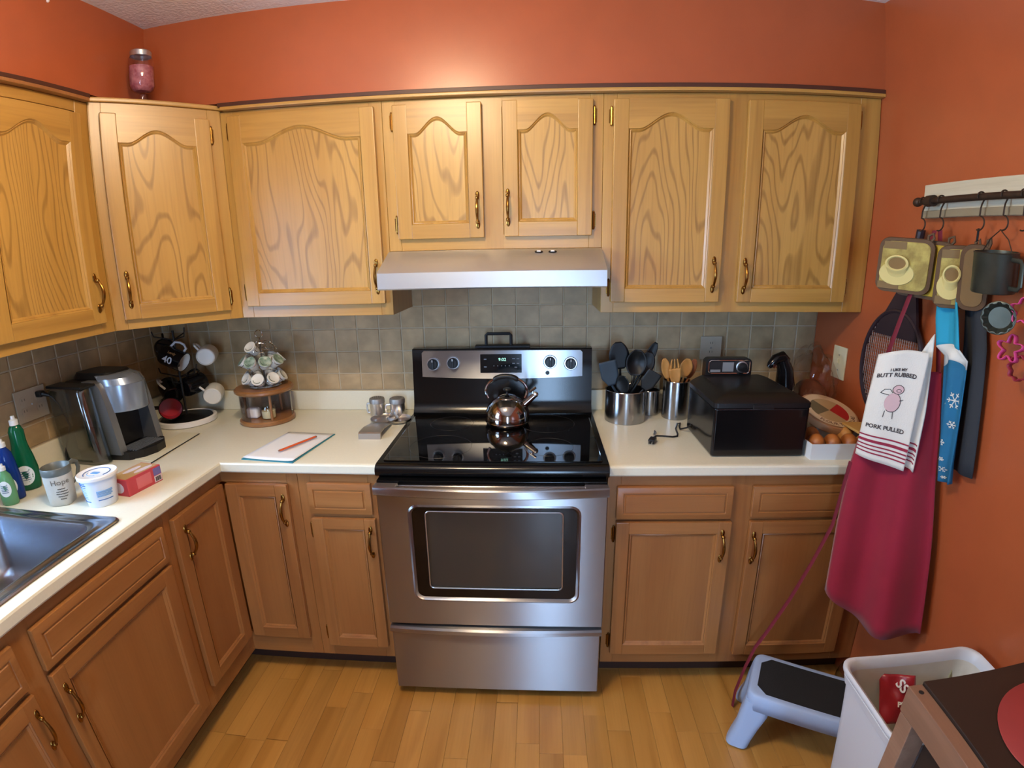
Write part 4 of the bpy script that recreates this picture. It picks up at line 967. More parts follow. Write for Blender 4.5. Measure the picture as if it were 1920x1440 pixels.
MB().tube([(0.022, 0.034, 0.108), (0.028, 0.050, 0.112), (0.033, 0.062, 0.104), (0.033, 0.066, 0.085), (0.029, 0.056, 0.058), (0.020, 0.034, 0.046)], 0.0052, 10, flat=1.3).build('handle', MUGR, t)
q = MB(); a0 = math.radians(-58)
def mugr(a, z):
    S_ = [(0.032, 2.0, 0.003), (0.034, 1.6, 0.03), (0.039, 0.4, 0.085), (0.0405, 0.0, 0.095)]
    def se(r, k): c_, s_ = abs(math.cos(a)), abs(math.sin(a)); e = 2+k; return r/((c_**e+s_**e)**(1/e))
    for (r0, k0, z0), (r1, k1, z1) in zip(S_, S_[1:]):
        if z <= z1: f = (z-z0)/(z1-z0); return se(r0, k0)*(1-f)+se(r1, k1)*f+0.0006
me = text_mesh('Hope', 0.023)
for v in me.vertices:
    x_, y_, z_ = v.co; a = a0+x_/0.038; R_ = mugr(a, 0.076+y_)+z_; v.co = (R_*math.cos(a), R_*math.sin(a), 0.076+y_)
q.mesh(me, 0)
for k, (w_, zz) in enumerate(((0.26, 0.056), (0.40, 0.048), (0.44, 0.040), (0.34, 0.032), (0.22, 0.024))):
    A_ = [a0-w_+2*w_*i/12 for i in range(13)]
    q.tube([(mugr(a, zz)*math.cos(a), mugr(a, zz)*math.sin(a), zz+0.0007*math.sin(i*2.3)) for i, a in enumerate(A_)], 0.0012, 4, mi=1)
q.build('lettering', [mat('lettering_grey', '#6f6a60', 0.6), mat('lettering_dark', '#3b372f', 0.6)], t, smooth=0)
# white tub
t = thing('plastic_tub', 'round white plastic food tub with lid and blue printing', 'tub', (-1.128, -0.945, CZ), 0)
TUBM = mat('tub_pale_blue_white', '#d6deea', 0.4)
MB().lathe([(0.0, 0.0), (0.038, 0.0), (0.040, 0.003), (0.050, 0.088)], 40, cap0=False, cap1=False).build('body', TUBM, t, smooth=40)
lid = MB().lathe([(0.0515, 0.086), (0.0555, 0.087), (0.0560, 0.095), (0.0535, 0.098), (0.050, 0.0955), (0.0, 0.0955)], 40, cap0=False, cap1=False).build('lid', WHITEP, t, smooth=40)
BLUE = mat('tub_print_blue', '#2f5f9c', 0.5); BLUE2 = mat('tub_print_light_blue', '#6f9fd0', 0.5)
mb = MB().tube([(0.036*math.cos(a), 0.036*math.sin(a), 0.0958) for a in [math.radians(-20+260*i/24) for i in range(25)]], 0.0014, 4)
mb.prism(rrect(-0.014, 0.012, -0.012, 0.004, 0.004, 3), 'z', 0.0955, 0.0962, 1).tube([(0.026*math.cos(a), 0.026*math.sin(a), 0.0958) for a in [math.radians(190+110*i/12) for i in range(13)]], 0.0010, 4, mi=1)
mb.build('lid_print', [BLUE, BLUE2], lid, smooth=0)
q = MB()
def tubr(z): return 0.040+(z-0.003)*0.1176+0.0005
for zz, a1, a2, mi, th_ in ((0.078, -140, -95, 0, 0.0014), (0.073, -140, -92, 0, 0.0016), (0.066, -138, -95, 0, 0.0010), (0.060, -136, -98, 1, 0.0008), (0.054, -136, -98, 1, 0.0008), (0.048, -136, -98, 1, 0.0008), (0.042, -136, -98, 1, 0.0008), (0.036, -136, -98, 1, 0.0008), (0.030, -136, -98, 1, 0.0008), (0.020, -140, -92, 0, 0.0014), (0.024, -60, -5, 0, 0.0014), (0.052, -60, -5, 1, 0.0014), (0.048, -60, -5, 1, 0.0014), (0.044, -60, -8, 1, 0.0014), (0.040, -60, -5, 1, 0.0014), (0.036, -60, -12, 1, 0.0014)):
    q.tube([(tubr(zz)*math.cos(math.radians(a1+(a2-a1)*i/8)), tubr(zz)*math.sin(math.radians(a1+(a2-a1)*i/8)), zz) for i in range(9)], th_, 4, mi=mi)
q.build('side_print', [BLUE, BLUE2], t, smooth=0)['kind'] = 'stuff'
# red carton of tea
t = thing('tea_carton', 'small red and tan carton of snacks behind the white tub', 'box', (-1.0605, -0.843, CZ), math.atan2(0.123, 0.018))
# local x along the long front face, y to the left-back
RB = mat('carton_red', '#b8404a', 0.45); TAN = mat('carton_tan', '#b79a6e', 0.5); PWH = mat('carton_white', '#cfc4cc', 0.5); PUR = mat('carton_purple', '#6a64a0', 0.5)
MB().box(-0.064, 0.064, 0.0, 0.078, 0, 0.054, bev=0.0008, seg=1).build('carton', RB, t, smooth=0)
mb = MB().box(-0.060, 0.060, 0.006, 0.074, 0.054, 0.0546)
mb.build('top_print', TAN, t, smooth=0)
for cx_, cy_ in ((0.005, 0.052), (0.020, 0.022)):
    MB().prism([(cx_+0.034*math.cos(2*PI*i/24), cy_+0.010*math.sin(2*PI*i/24)) for i in range(24)], 'z', 0.0546, 0.0552).build('oval_print', PWH, t, smooth=0)
MB().add([(-0.0646, 0.039+0.024*math.cos(2*PI*i/24), 0.026+0.018*math.sin(2*PI*i/24)) for i in range(24)], [list(range(24))], 0).build('end_print', PWH, t, smooth=0)
MB().box(0.034, 0.062, -0.0008, 0, 0.004, 0.024).build('barcode_patch', PWH, t, smooth=0)
MB().box(0.034, 0.062, -0.0008, 0, 0.026, 0.050).build('purple_patch', PUR, t, smooth=0)
MB().box(-0.030, 0.024, -0.0006, 0, 0.010, 0.046).build('pink_patch', mat('carton_pink', '#cc6a70', 0.5), t, smooth=0)
mb = MB()
for i in range(9): mb.box(0.038+0.0024*i, 0.038+0.0024*i+(0.0013 if i % 3 else 0.0018), -0.0012, -0.0008, 0.007, 0.021)
mb.build('barcode', MATTEB, t, smooth=0)['kind'] = 'stuff'

# ------------------------------------------------------------------ right worktop
CAN = mat('canister_steel', '#a8a8aa', 0.2, 1.0, aniso=0.5)
def crock(label, loc, r, h):
    t = thing('utensil_crock', label, 'crock', loc)
    MB().lathe([(0.0, 0.0), (r-0.002, 0.0), (r, 0.002), (r, h-0.001), (r-0.0015, h), (r-0.003, h-0.001), (r-0.003, 0.004), (0.0, 0.004)], 44, cap0=False, cap1=False).build('wall', CAN, t, smooth=40)
    MB().tube([(r*math.cos(2*PI*i/44), r*math.sin(2*PI*i/44), h) for i in range(44)], 0.0016, 6, closed=True).build('rolled_rim', CAN, t)
    return t
C1 = (0.511, -0.150, CZ); C2 = (0.726, -0.120, CZ)
crock('wide steel crock holding black kitchen utensils beside the stove', C1, 0.083, 0.131)
crock('tall narrow steel crock holding wooden utensils beside the fryer', C2, 0.054, 0.160)
crock('short empty steel canister between the two utensil crocks', (0.6285, -0.068, CZ), 0.042, 0.105)
NYL = mat('black_nylon', '#111315', 0.45); NYB = mat('blue_grey_nylon', '#2c3b48', 0.42)
WDU = mat('light_wood_utensil', '#c08a48', 0.5, noise=0.15, nscale=40); WDR = mat('reddish_wood_utensil', '#9a5c38', 0.5, noise=0.15, nscale=40)
def utensil(name, label, m, foot, neck, tip, kind, w, group=None, face=(0, -1, 0.15)):
    foot, neck, tip = Vector(foot), Vector(neck), Vector(tip)
    t = thing(name, label, 'utensil', foot, group=group); O = neg(foot)
    MB(O).tube([foot, foot.lerp(neck, 0.5), neck], [0.0065, 0.0055, 0.0045], 8).build('handle', m, t)
    d = (tip-neck); L = d.length; d.normalize(); f = Vector(face); f = (f-d*f.dot(d)).normalized(); s = d.cross(f)
    def W(u):   # half width along the head
        if kind == 'turner': return w*(0.35+0.65*min(1, u*3.0)) if u < 0.97 else w*0.96
        if kind == 'fork': return w*math.sin(PI*min(1.0, 0.12+0.72*u))**0.6
        return w*max(0.02, math.sin(PI*(0.06+0.91*u)))**0.55
    nu, nv = 14, 8
    dish = {'turner': 0.02, 'spoon': 0.22, 'ladle': 0.55, 'fork': 0.12, 'spatula': 0.03}[kind]
    mb = MB(O)
    def fn(u, v):
        h = W(u); b_ = 2*v-1
        return neck+d*L*u+s*h*b_+f*(-dish*w*(1-b_*b_)*math.sin(PI*u))
    mb.grid(fn, nu, nv)
    if kind == 'fork':
        mb = MB(O)
        mb.grid(lambda u, v: fn(u*0.62, v), 9, 8)
        for k in range(3):
            c_ = -0.66+0.66*k
            mb.grid(lambda u, v: fn(0.60+0.40*u, 0.5+0.5*(c_+(v-0.5)*0.40*(1-0.5*u))), 6, 2)
    mb.build('head', m, t, solid=0.003 if kind != 'turner' else 0.0022, smooth=60, fixn=False)
    if kind == 'turner':
        pass
    return t
g1 = None
utensil('turner', 'blue-grey nylon turner leaning left out of the wide crock', NYB, (0.545, -0.16, CZ+0.006), (0.450, -0.175, 1.065), (0.428, -0.180, 1.165), 'turner', 0.036)
utensil('spatula', 'large black nylon spatula standing upright at the back of the crock', NYL, (0.50, -0.12, CZ+0.006), (0.490, -0.120, 1.120), (0.478, -0.120, 1.232), 'spatula', 0.042)
utensil('serving_spoon', 'black serving spoon with its bowl low over the crock rim', NYL, (0.50, -0.13, CZ+0.006), (0.476, -0.185, 1.048), (0.500, -0.222, 1.105), 'spoon', 0.036, face=(0, -0.7, 0.7))
utensil('ladle', 'black ladle with deep bowl in the middle of the crock', NYL, (0.49, -0.16, CZ+0.006), (0.545, -0.155, 1.100), (0.555, -0.150, 1.205), 'ladle', 0.042)
utensil('slotted_spoon', 'black slotted spoon leaning right towards the wooden utensils', NYL, (0.47, -0.15, CZ+0.006), (0.580, -0.130, 1.095), (0.612, -0.120, 1.190), 'spoon', 0.034)
utensil('pie_server', 'pointed black server sticking out furthest right of the wide crock', NYL, (0.47, -0.12, CZ+0.006), (0.598, -0.100, 1.130), (0.640, -0.095, 1.225), 'spoon', 0.020)
utensil('serving_fork', 'black serving fork hanging low at the right side of the crock', NYL, (0.48, -0.16, CZ+0.006), (0.575, -0.185, 1.050), (0.618, -0.200, 1.125), 'turner', 0.030)
utensil('wooden_fork', 'light wooden salad fork with three tines in the narrow crock', WDU, (0.735, -0.13, CZ+0.006), (0.713, -0.155, 1.065), (0.700, -0.165, 1.170), 'fork', 0.024)
utensil('wooden_spoon', 'light wooden spoon leaning left in the narrow crock', WDU, (0.74, -0.11, CZ+0.006), (0.688, -0.125, 1.080), (0.668, -0.128, 1.165), 'spoon', 0.019)
utensil('wooden_spoon', 'round reddish wooden spoon leaning right in the narrow crock', WDU, (0.71, -0.11, CZ+0.006), (0.752, -0.130, 1.090), (0.764, -0.135, 1.165), 'spoon', 0.026)
utensil('wooden_spatula', 'reddish brown wooden spatula at the right of the narrow crock', WDR, (0.71, -0.10, CZ+0.006), (0.775, -0.115, 1.080), (0.798, -0.118, 1.160), 'spatula', 0.018)
# deep fryer
t = thing('deep_fryer', 'black box-shaped deep fryer with rear control head on the right worktop', 'deep fryer', (0.895, -0.41, CZ)); O = neg(t.location)
FRY = mat('fryer_black', '#100f10', 0.13)
x0, x1, yf_, yb_ = 0.735, 1.055, -0.563, -0.265
MB(O).box(x0, x1, yf_, yb_, CZ+0.002, 1.090, bev=0.010, seg=3).build('body', FRY, t)
def rr_(d, z, yo=0): return [(p[0], p[1]+yo, z) for p in rrect(x0-0.003+d, x1+0.003-d, yf_-0.003+d, yb_+d*0.2, 0.014, 4)]
ld2 = MB(O).loft([rr_(0.0, 1.088), rr_(0.0, 1.104), rr_(0.006, 1.110), rr_(0.03, 1.122), rr_(0.05, 1.128)], cap0=True, cap1=True).build('lid', BLACKP, t, smooth=40)
for i in range(5): MB(O).box(0.880+0.030*i, 0.898+0.030*i, -0.545, -0.537, 1.108, 1.1145, bev=0.002).build('vent_slot', MATTEB, ld2)
MB(O).box(0.86, 0.93, yf_-0.006, yf_, 1.085, 1.100, bev=0.002).build('latch', BLACKP, ld2)
MB(O).prism(rrect(0.795, 0.972, 0.980, 1.192, 0.018, 5), 'y', -0.262, -0.222).build('control_head', BLACKP, t, smooth=30)
fc = MB(O).prism(rrect(0.806, 0.961, 1.136, 1.184, 0.010, 4), 'y', -0.266, -0.262).build('control_panel', mat('fryer_panel', '#26272a', 0.25), t)
MB(O).tube([(p[0], -0.2665, p[1]) for p in rrect(0.805, 0.962, 1.135, 1.185, 0.011, 4)], 0.0024, 6, closed=True).build('panel_trim', CHROME, fc)
T = frameT((0.932, -0.266, 1.160), (1, 0, 0), (0, 0, 1))
MB(O).lathe([(0.0225, 0), (0.0225, 0.003), (0.019, 0.004)], 24, T=T, mi=1).lathe([(0.0185, 0.003), (0.017, 0.014), (0.0, 0.015)], 24, T=T, mi=0, cap1=False).build('dial', [BLACKP, STEEL2], fc)
mb = MB(O).box(0.812, 0.850, -0.2675, -0.266, 1.140, 1.150, 0).box(0.858, 0.900, -0.2675, -0.266, 1.142, 1.178, 0)
mb.build('panel_print', GREY, fc, smooth=0)
for xx in (x0+0.04, x1-0.04):
    for yy in (yf_+0.04, yb_-0.04): MB(O).lathe([(0.012, 0), (0.012, 0.004)], 12, (xx, yy, CZ)).build('foot', MATTEB, t)
t = thing('appliance_cord', 'black cord and plug lying on the worktop left of the fryer', 'cord', (0.62, -0.40, CZ)); O = neg(t.location)
MB(O).tube([(0.7335, -0.33, 0.950), (0.722, -0.32, 0.935), (0.705, -0.29, 0.919), (0.712, -0.25, 0.9175), (0.725, -0.215, 0.9175), (0.712, -0.22, 0.9175), (0.690, -0.28, 0.9175), (0.682, -0.34, 0.9175), (0.674, -0.365, 0.9175), (0.655, -0.372, 0.9175), (0.62, -0.362, 0.9175), (0.598, -0.360, 0.9175), (0.585, -0.375, 0.918), (0.572, -0.405, 0.921)], 0.0032, 8).build('cord', BLACKP, t, smooth=60)
T = frameT((0.567, -0.425, CZ+0.010), (0.45, 0.9, 0), (0, 0, 1))
mb = MB(O).box(-0.018, 0.020, -0.009, 0.009, -0.012, 0.012, 0, 0.004, T=T).box(-0.034, -0.016, -0.004, 0.004, -0.007, -0.0055, 1, T=T).box(-0.034, -0.016, -0.004, 0.004, 0.0055, 0.007, 1, T=T)
mb.build('plug', [BLACKP, STEEL2], t)
solo(MB().tube([(0.588, -0.355, CZ+0.004), (0.600, -0.325, CZ+0.005), (0.602, -0.305, CZ+0.0045)], [0.004, 0.005, 0.003], 8, flat=0.5), 'cord_tie', STEEL2, 'short silver twist tie beside the black plug', 'twist tie', (0.595, -0.33, CZ))
# hooked black appliance behind the fryer
t = thing('can_opener', 'black upright gadget with a hooked head behind the fryer', 'gadget', (1.118, -0.215, CZ)); O = neg(t.location)
MB(O).tube([(1.13, -0.215, CZ), (1.13, -0.215, 1.00), (1.132, -0.215, 1.08), (1.125, -0.215, 1.14), (1.108, -0.218, 1.178)], [0.040, 0.038, 0.036, 0.030, 0.024], 18).build('stand', FRY, t, smooth=60)
MB(O).tube([(1.125, -0.215, 1.170), (1.105, -0.218, 1.188), (1.080, -0.222, 1.180), (1.062, -0.226, 1.160), (1.052, -0.228, 1.150)], [0.020, 0.024, 0.020, 0.015, 0.008], 16).build('head', FRY, t, smooth=60)
MB(O).lathe([(0.008, 0), (0.008, 0.004), (0.0, 0.005)], 14, T=frameT((1.068, -0.246, 1.158), (1, 0, 0), (0, 0, 1)), cap1=False).build('wheel', CHROME, t)
# white tray with rolls, tortillas, bread bag
t = thing('bread_tray', 'shallow white cardboard tray of rolls against the right wall', 'tray', (1.20, -0.505, CZ)); O = neg(t.location)
CARD = mat('white_card', '#d5d8d8', 0.55)
tx0, tx1, ty0, ty1, tz1 = 1.062, 1.338, -0.590, -0.425, CZ+0.055
MB(O).box(tx0, tx1, ty0, ty1, CZ, CZ+0.003).build('bottom', CARD, t, smooth=0)
for a in ((tx0, tx1, ty0, ty0+0.003), (tx0, tx1, ty1-0.003, ty1), (tx0, tx0+0.003, ty0+0.003, ty1-0.003), (tx1-0.003, tx1, ty0+0.003, ty1-0.003)):
    MB(O).box(*a, CZ+0.003, tz1).build('side', CARD, t, smooth=0)
ROLL = mat('golden_roll_crust', '#a8612a', 0.45, tint2='#7a3f18', nscale=20); ROLL2 = mat('pale_roll_crust', '#c98f4a', 0.5, tint2='#a86a2c', nscale=20)
for k, (xx, yy, m, lab) in enumerate(((1.100, -0.545, ROLL, 'brown bread roll in the tray corner next to the fryer'), (1.155, -0.548, ROLL, 'brown bread roll second from the fryer in the white tray'), (1.214, -0.548, ROLL, 'brown bread roll in the middle of the white tray'), (1.270, -0.547, ROLL2, 'pale golden bread roll beside the wall end of the tray'), (1.313, -0.55, ROLL, 'brown bread roll against the wall in the white tray'), (1.12, -0.475, ROLL, 'brown bread roll at the back of the white tray'), (1.24, -0.475, ROLL2, 'pale bread roll at the back of the white tray'))):
    solo(MB().ball((xx, yy, CZ+0.040), (0.027 if xx < 1.3 else 0.020, 0.034, 0.036), 18, 12), 'bread_roll', m, lab, 'bread roll', (xx, yy, CZ+0.004), group='rolls in the white tray')
solo(MB().box(1.235, 1.335, -0.560, -0.455, CZ+0.078, CZ+0.088, bev=0.004, T=None), 'cheese_packet', mat('tan_packet', '#c79a55', 0.45), 'flat tan packet lying on the rolls beside the wall', 'packet', (1.28, -0.5, CZ+0.078))
# tortilla bag: disc leaning on tray
t = thing('tortilla_pack', 'round pack of flour tortillas with red and cream label leaning on the tray', 'tortillas', (1.225, -0.385, 1.02), rot=(math.radians(20), math.radians(8), 0))
TORT = mat('tortilla_pale', '#b88a64', 0.5)
MB().lathe([(0.0, -0.030), (0.100, -0.030), (0.108, -0.024), (0.110, -0.010), (0.106, 0.0), (0.0, 0.002)], 40, cap0=False, cap1=False).build('tortillas', TORT, t, smooth=40)
def disc(r0, r1, a0_, a1_, z, n=40): 
    A = [(r0*math.cos(a0_+(a1_-a0_)*i/n), r0*math.sin(a0_+(a1_-a0_)*i/n), z) for i in range(n+1)]; B = [(r1*math.cos(a0_+(a1_-a0_)*i/n), r1*math.sin(a0_+(a1_-a0_)*i/n), z) for i in range(n+1)]
    return A+B, [(i, i+1, n+2+i, n+1+i) for i in range(n)]
lb = MB().add(*disc(0.070, 0.098, 0, 2*PI, 0.0035), 0)
lbl = lb.build('ring_label', mat('tortilla_label_cream', '#d8bf9c', 0.35), t, smooth=0)
mb = MB().add(*disc(0.0, 0.070, -0.9, 0.75, 0.0036), 0).add(*disc(0.0, 0.070, 0.75, 2.2, 0.0036), 1).add(*disc(0.0, 0.070, 2.2, 3.7, 0.0036), 2).add(*disc(0.0, 0.070, 3.7, 2*PI-0.9, 0.0036), 1)
mb.build('centre_label', [mat('label_red', '#b3252a', 0.35), mat('label_tan', '#b99c72', 0.4), mat('label_olive', '#6b6248', 0.4)], t, smooth=0)
q = MB()
me = text_mesh('FLOUR TORTILLAS', 0.021, 0.0002)
for v in me.vertices:
    x_, y_, z_ = v.co; a = -PI/2+0.25+x_/0.084; v.co = ((0.084-y_)*math.cos(a), (0.084-y_)*math.sin(a), 0.0041+z_)
q.mesh(me).build('lettering', mat('label_dark_text', '#5a2c20', 0.5), lbl, smooth=0)
BAGM = glass_mat('clear_plastic_bag', (0.93, 0.90, 0.88), 1.0, 0.12, 0.03)
# crumpled clear bag with a loaf
t = thing('bread_bag', 'crumpled clear plastic bag with brown bread in the right corner', 'bread bag', (1.255, -0.185, CZ))
mb = MB(); rs = random.Random(5)
bm = bmesh.new(); bmesh.ops.create_icosphere(bm, subdivisions=4, radius=1.0)
from mathutils import noise as mn
for v in bm.verts:
    d = v.co.copy(); f = 1+0.22*mn.noise(d*2.3)+0.12*abs(mn.noise(d*6.1)); z = d.z*f
    v.co = Vector((d.x*f*0.072*(1-0.25*max(0, d.z)), d.y*f*0.125, 0.155+z*0.135*(1.0 if d.z < 0 else 1.15)))
    v.co.z = max(0.001, v.co.z)
mb._bm(bm, 0); mb.build('bag', BAGM, t, smooth=25)
bm = bmesh.new(); bmesh.ops.create_icosphere(bm, subdivisions=3, radius=1.0)
for v in bm.verts:
    d = v.co.copy(); f = 1+0.10*mn.noise(d*2.0); v.co = Vector((d.x*f*0.050, d.y*f*0.095, 0.098+d.z*f*0.080))
mb = MB(); mb._bm(bm, 0); mb.build('bread', mat('dark_bread_crust', '#7d4326', 0.6, tint2='#5d2f1a', nscale=14), t, smooth=60)
#==P5==
# ------------------------------------------------------------------ hanging rack on the right wall
WASH = oak('whitewashed_board', '#cfc9b0', '#bfb89c', '#8d866c', 1, contour=16, across=18, along=0.8, strength=0.4, rough=0.7, coat=0.0)
IRON = mat('rusty_iron', '#4a3a2e', 0.55, 0.6, noise=0.3, nscale=40)
t = thing('wall_rack', 'whitewashed board with iron rod rack on the orange wall', 'rack', (XR, -0.90, 1.74)); O = neg(t.location)
MB(O).box(XR-0.020, XR-0.0005, -1.26, -0.588, 1.694, 1.793, bev=0.002).build('board', WASH, t, smooth=0)
MB(O).box(XR-0.026, XR-0.020, -1.26, -0.592, 1.694, 1.716, bev=0.002).build('ledge', mat('grey_board_edge', '#8b8168', 0.7), t, smooth=0)
MB(O).tube([(1.300, -0.600, 1.741), (1.300, -1.26, 1.741)], 0.0095, 14).build('rod', IRON, t)
MB(O).ball((1.300, -0.598, 1.741), (0.014, 0.016, 0.014), 14, 10).build('finial', IRON, t)
for y in (-0.655, -1.22): MB(O).tube([(1.300, y-0.013, 1.741), (1.300, y+0.013, 1.741)], 0.0165, 16).tube([(1.300, y, 1.741), (XR-0.018, y, 1.741)], 0.007, 10).build('bracket', IRON, t)
def s_hook(y, label, drop=0.062):
    P = []
    for i in range(11):
        a = math.radians(-40+230*i/10); P.append((1.300+0.0125*math.cos(a)*-1, y, 1.741+0.0125*math.sin(a)))
    P = [(1.300+0.0125*math.cos(math.radians(200-220*i/10)), y, 1.741+0.0125*math.sin(math.radians(200-220*i/10))) for i in range(11)]
    P += [(1.304, y, 1.722), (1.298, y-0.004, 1.712)]
    r = 0.0185
    c = (1.300, 1.712-drop*0.62)
    P += [(1.300, y-r*math.sin(math.radians(200*i/12)) , c[1]+r*math.cos(math.radians(200*i/12))*1.0) for i in range(0, 13)]
    return solo(MB().tube(P, 0.0022, 6), 's_hook', IRON, label, 'hook', (1.30, y, 1.70), group='hooks on the iron rod')
s_hook(-0.622, 'empty thin iron hook at the rod end nearest the cabinets')
s_hook(-0.700, 'iron hook carrying the square pot holders and apron')
s_hook(-0.855, 'iron hook carrying the narrow folded pot holder')
s_hook(-0.938, 'iron hook carrying the dark metal cup')
s_hook(-1.005, 'iron hook carrying the fluted tin and pink cutters')

# pot holders
PCR = mat('potholder_cream', '#b9a95c', 0.8, tint2='#8f7d42', nscale=30, bump=0.3, bscale=200); PBR = mat('potholder_brown_edge', '#5c4630', 0.8); PYL = mat('potholder_yellow', '#b7a034', 0.8); PTN = mat('potholder_tan', '#7b6440', 0.8); PSC = mat('potholder_saucer', '#cdbf7c', 0.8)
def pot_holder(label, c, right, upv, w, h, fieldm, motif=True, loop=True, edge=None):
    r_ = Vector(right).normalized(); u_ = Vector(upv); u_ = (u_-r_*u_.dot(r_)).normalized(); n_ = r_.cross(u_)
    m = Matrix((r_, u_, n_)).transposed()
    t = thing('pot_holder', label, 'pot holder', c, rot=m.to_euler())
    o = rrect(-w/2, w/2, -h/2, h/2, 0.028, 6); i_ = rrect(-w/2+0.010, w/2-0.010, -h/2+0.010, h/2-0.010, 0.024, 6)
    q = lambda l, z, s=1.0: [(p[0]*s, p[1]*s, z) for p in l]
    MB().loft([q(o, -0.006, 0.98), q(o, 0.0), q(o, 0.006, 0.98), q(i_, 0.006)], cap0=True, cap1=True).build('edging', edge or PBR, t, smooth=60)
    MB().loft([q(i_, 0.005), q(i_, 0.0085, 0.97)], cap1=True).build('field', fieldm, t, smooth=20)
    if motif:
        cx_, cy_ = -w*0.12, -h*0.14
        e = lambda rx, ry, z, dx=0, dy=0: [(cx_+dx+rx*math.cos(2*PI*i/28), cy_+dy+ry*math.sin(2*PI*i/28), z) for i in range(28)]
        mo = MB().loft([e(w*0.32, h*0.22, 0.0085), e(w*0.31, h*0.21, 0.0115), e(w*0.20, h*0.12, 0.0105)], cap1=True, mi=0)
        mo.loft([e(w*0.16, h*0.10, 0.0105, 0, 0.005), e(w*0.21, h*0.17, 0.013, 0.0, h*0.17), e(w*0.21, h*0.15, 0.019, 0.0, h*0.19), e(w*0.175, h*0.125, 0.020, 0, h*0.19), e(w*0.15, h*0.10, 0.015, 0, h*0.19)], mi=0)
        mo.add(e(w*0.155, h*0.105, 0.016, 0, h*0.19), [list(range(28))], 1)
        mo.build('cup_motif', [PSC, mat('motif_coffee', '#7d6236', 0.7) if 'motif_coffee' not in MATS else MATS['motif_coffee']], t, smooth=50)
        MB().box(-w*0.44, -w*0.05, -h*0.43, -h*0.30, 0.0085, 0.0095).build('brown_patch', PTN, t, smooth=0); MB().box(-w*0.40, 0.0, h*0.30, h*0.43, 0.0085, 0.0095).build('brown_patch', PTN, t, smooth=0)
    if loop: MB().tube([(w*0.36, h*0.42, 0), (w*0.44, h*0.52, 0), (w*0.42, h*0.60, 0), (w*0.34, h*0.56, 0), (w*0.34, h*0.46, 0)], 0.004, 6).build('hanging_loop', PBR, t)
    return t
pot_holder('square cream pot holder with coffee cup design, front of the bunch', (1.215, -0.690, 1.553), (0.62, -0.78, -0.06), (-0.16, -0.05, 1), 0.150, 0.160, PCR)
pot_holder('yellow pot holder tucked behind the square coffee cup one', (1.258, -0.715, 1.545), (0.55, -0.83, -0.10), (-0.20, 0.05, 1), 0.152, 0.168, PYL, motif=False)
pot_holder('narrow cream pot holder with cup design hanging nearly edge on', (1.278, -0.822, 1.530), (0.75, -0.62, 0.0), (-0.13, 0.0, 1), 0.105, 0.170, PCR)
pot_holder('dark brown pot holder behind the narrow cup one', (1.298, -0.862, 1.532), (0.60, -0.80, 0.0), (-0.13, 0.0, 1), 0.075, 0.175, PTN, motif=False)
# metal cup
TIN = mat('dull_pewter', '#55584e', 0.42, 0.8, noise=0.2, nscale=20)
t = thing('metal_cup', 'dark pewter measuring cup hanging from the rod', 'cup', (1.285, -0.948, 1.503), rot=(math.radians(3), math.radians(-4), 0))
MB().lathe([(0.0, 0.0), (0.050, 0.0), (0.052, 0.003), (0.053, 0.096), (0.0545, 0.099), (0.051, 0.100), (0.050, 0.096), (0.049, 0.005), (0.0, 0.004)], 34, cap0=False, cap1=False).build('wall', TIN, t, smooth=40)
MB().tube([(0, -0.052, 0.085), (0, -0.080, 0.084), (0, -0.086, 0.075), (0, -0.085, 0.025), (0, -0.078, 0.017), (0, -0.052, 0.016)], 0.004, 8, flat=1.6).build('handle', TIN, t)
MB().tube([(0, 0.052, 0.095), (0.004, 0.030, 0.130), (0.010, 0.006, 0.152), (0.004, -0.030, 0.130), (0, -0.052, 0.095)], 0.0015, 6).build('wire_loop', IRON, t)
# fluted tin
t = thing('tart_tin', 'small fluted tin hanging in front of the pewter cup', 'tin', (1.255, -1.015, 1.448), rot=(0, math.radians(-90), math.radians(35)))
n = 48
MB().loft([[( (0.026)*math.cos(2*PI*i/n), 0.026*math.sin(2*PI*i/n), 0.0) for i in range(n)], [((0.036+0.0018*(-1)**(i//2))*math.cos(2*PI*i/n), (0.036+0.0018*(-1)**(i//2))*math.sin(2*PI*i/n), 0.016) for i in range(n)], [(0.040*math.cos(2*PI*i/n), 0.040*math.sin(2*PI*i/n), 0.017) for i in range(n)]], cap0=True).build('shell', TIN, t, solid=0.001, smooth=25)
PINK = mat('pink_plastic', '#c7407a', 0.35)
def cutter(label, loc, r0, r1, k, rot, m):
    t = tag(MB().loft([[((r0+r1*math.cos(k*2*PI*i/60))*math.cos(2*PI*i/60), (r0+r1*math.cos(k*2*PI*i/60))*math.sin(2*PI*i/60), z) for i in range(60)] for z in (0, 0.018)]).build('cookie_cutter', m, None, org=(0, 0, 0), solid=0.002, smooth=30), label, 'cookie cutter', 'cutters hanging on the rack')
    t.location = loc; t.rotation_euler = rot
    return t
cutter('bright pink flower-shaped cookie cutter beside the fluted tin', (1.285, -1.060, 1.470), 0.026, 0.006, 5, (0, math.radians(-90), 0.3), PINK)
cutter('pink star-shaped cookie cutter hanging lowest on the rack', (1.290, -1.035, 1.375), 0.026, 0.009, 5, (0, math.radians(-80), 0.2), PINK)
cutter('dark red round cookie cutter below the fluted tin', (1.300, -1.065, 1.335), 0.028, 0.003, 8, (0, math.radians(-85), 0.1), mat('dark_red_plastic', '#8a2436', 0.4))

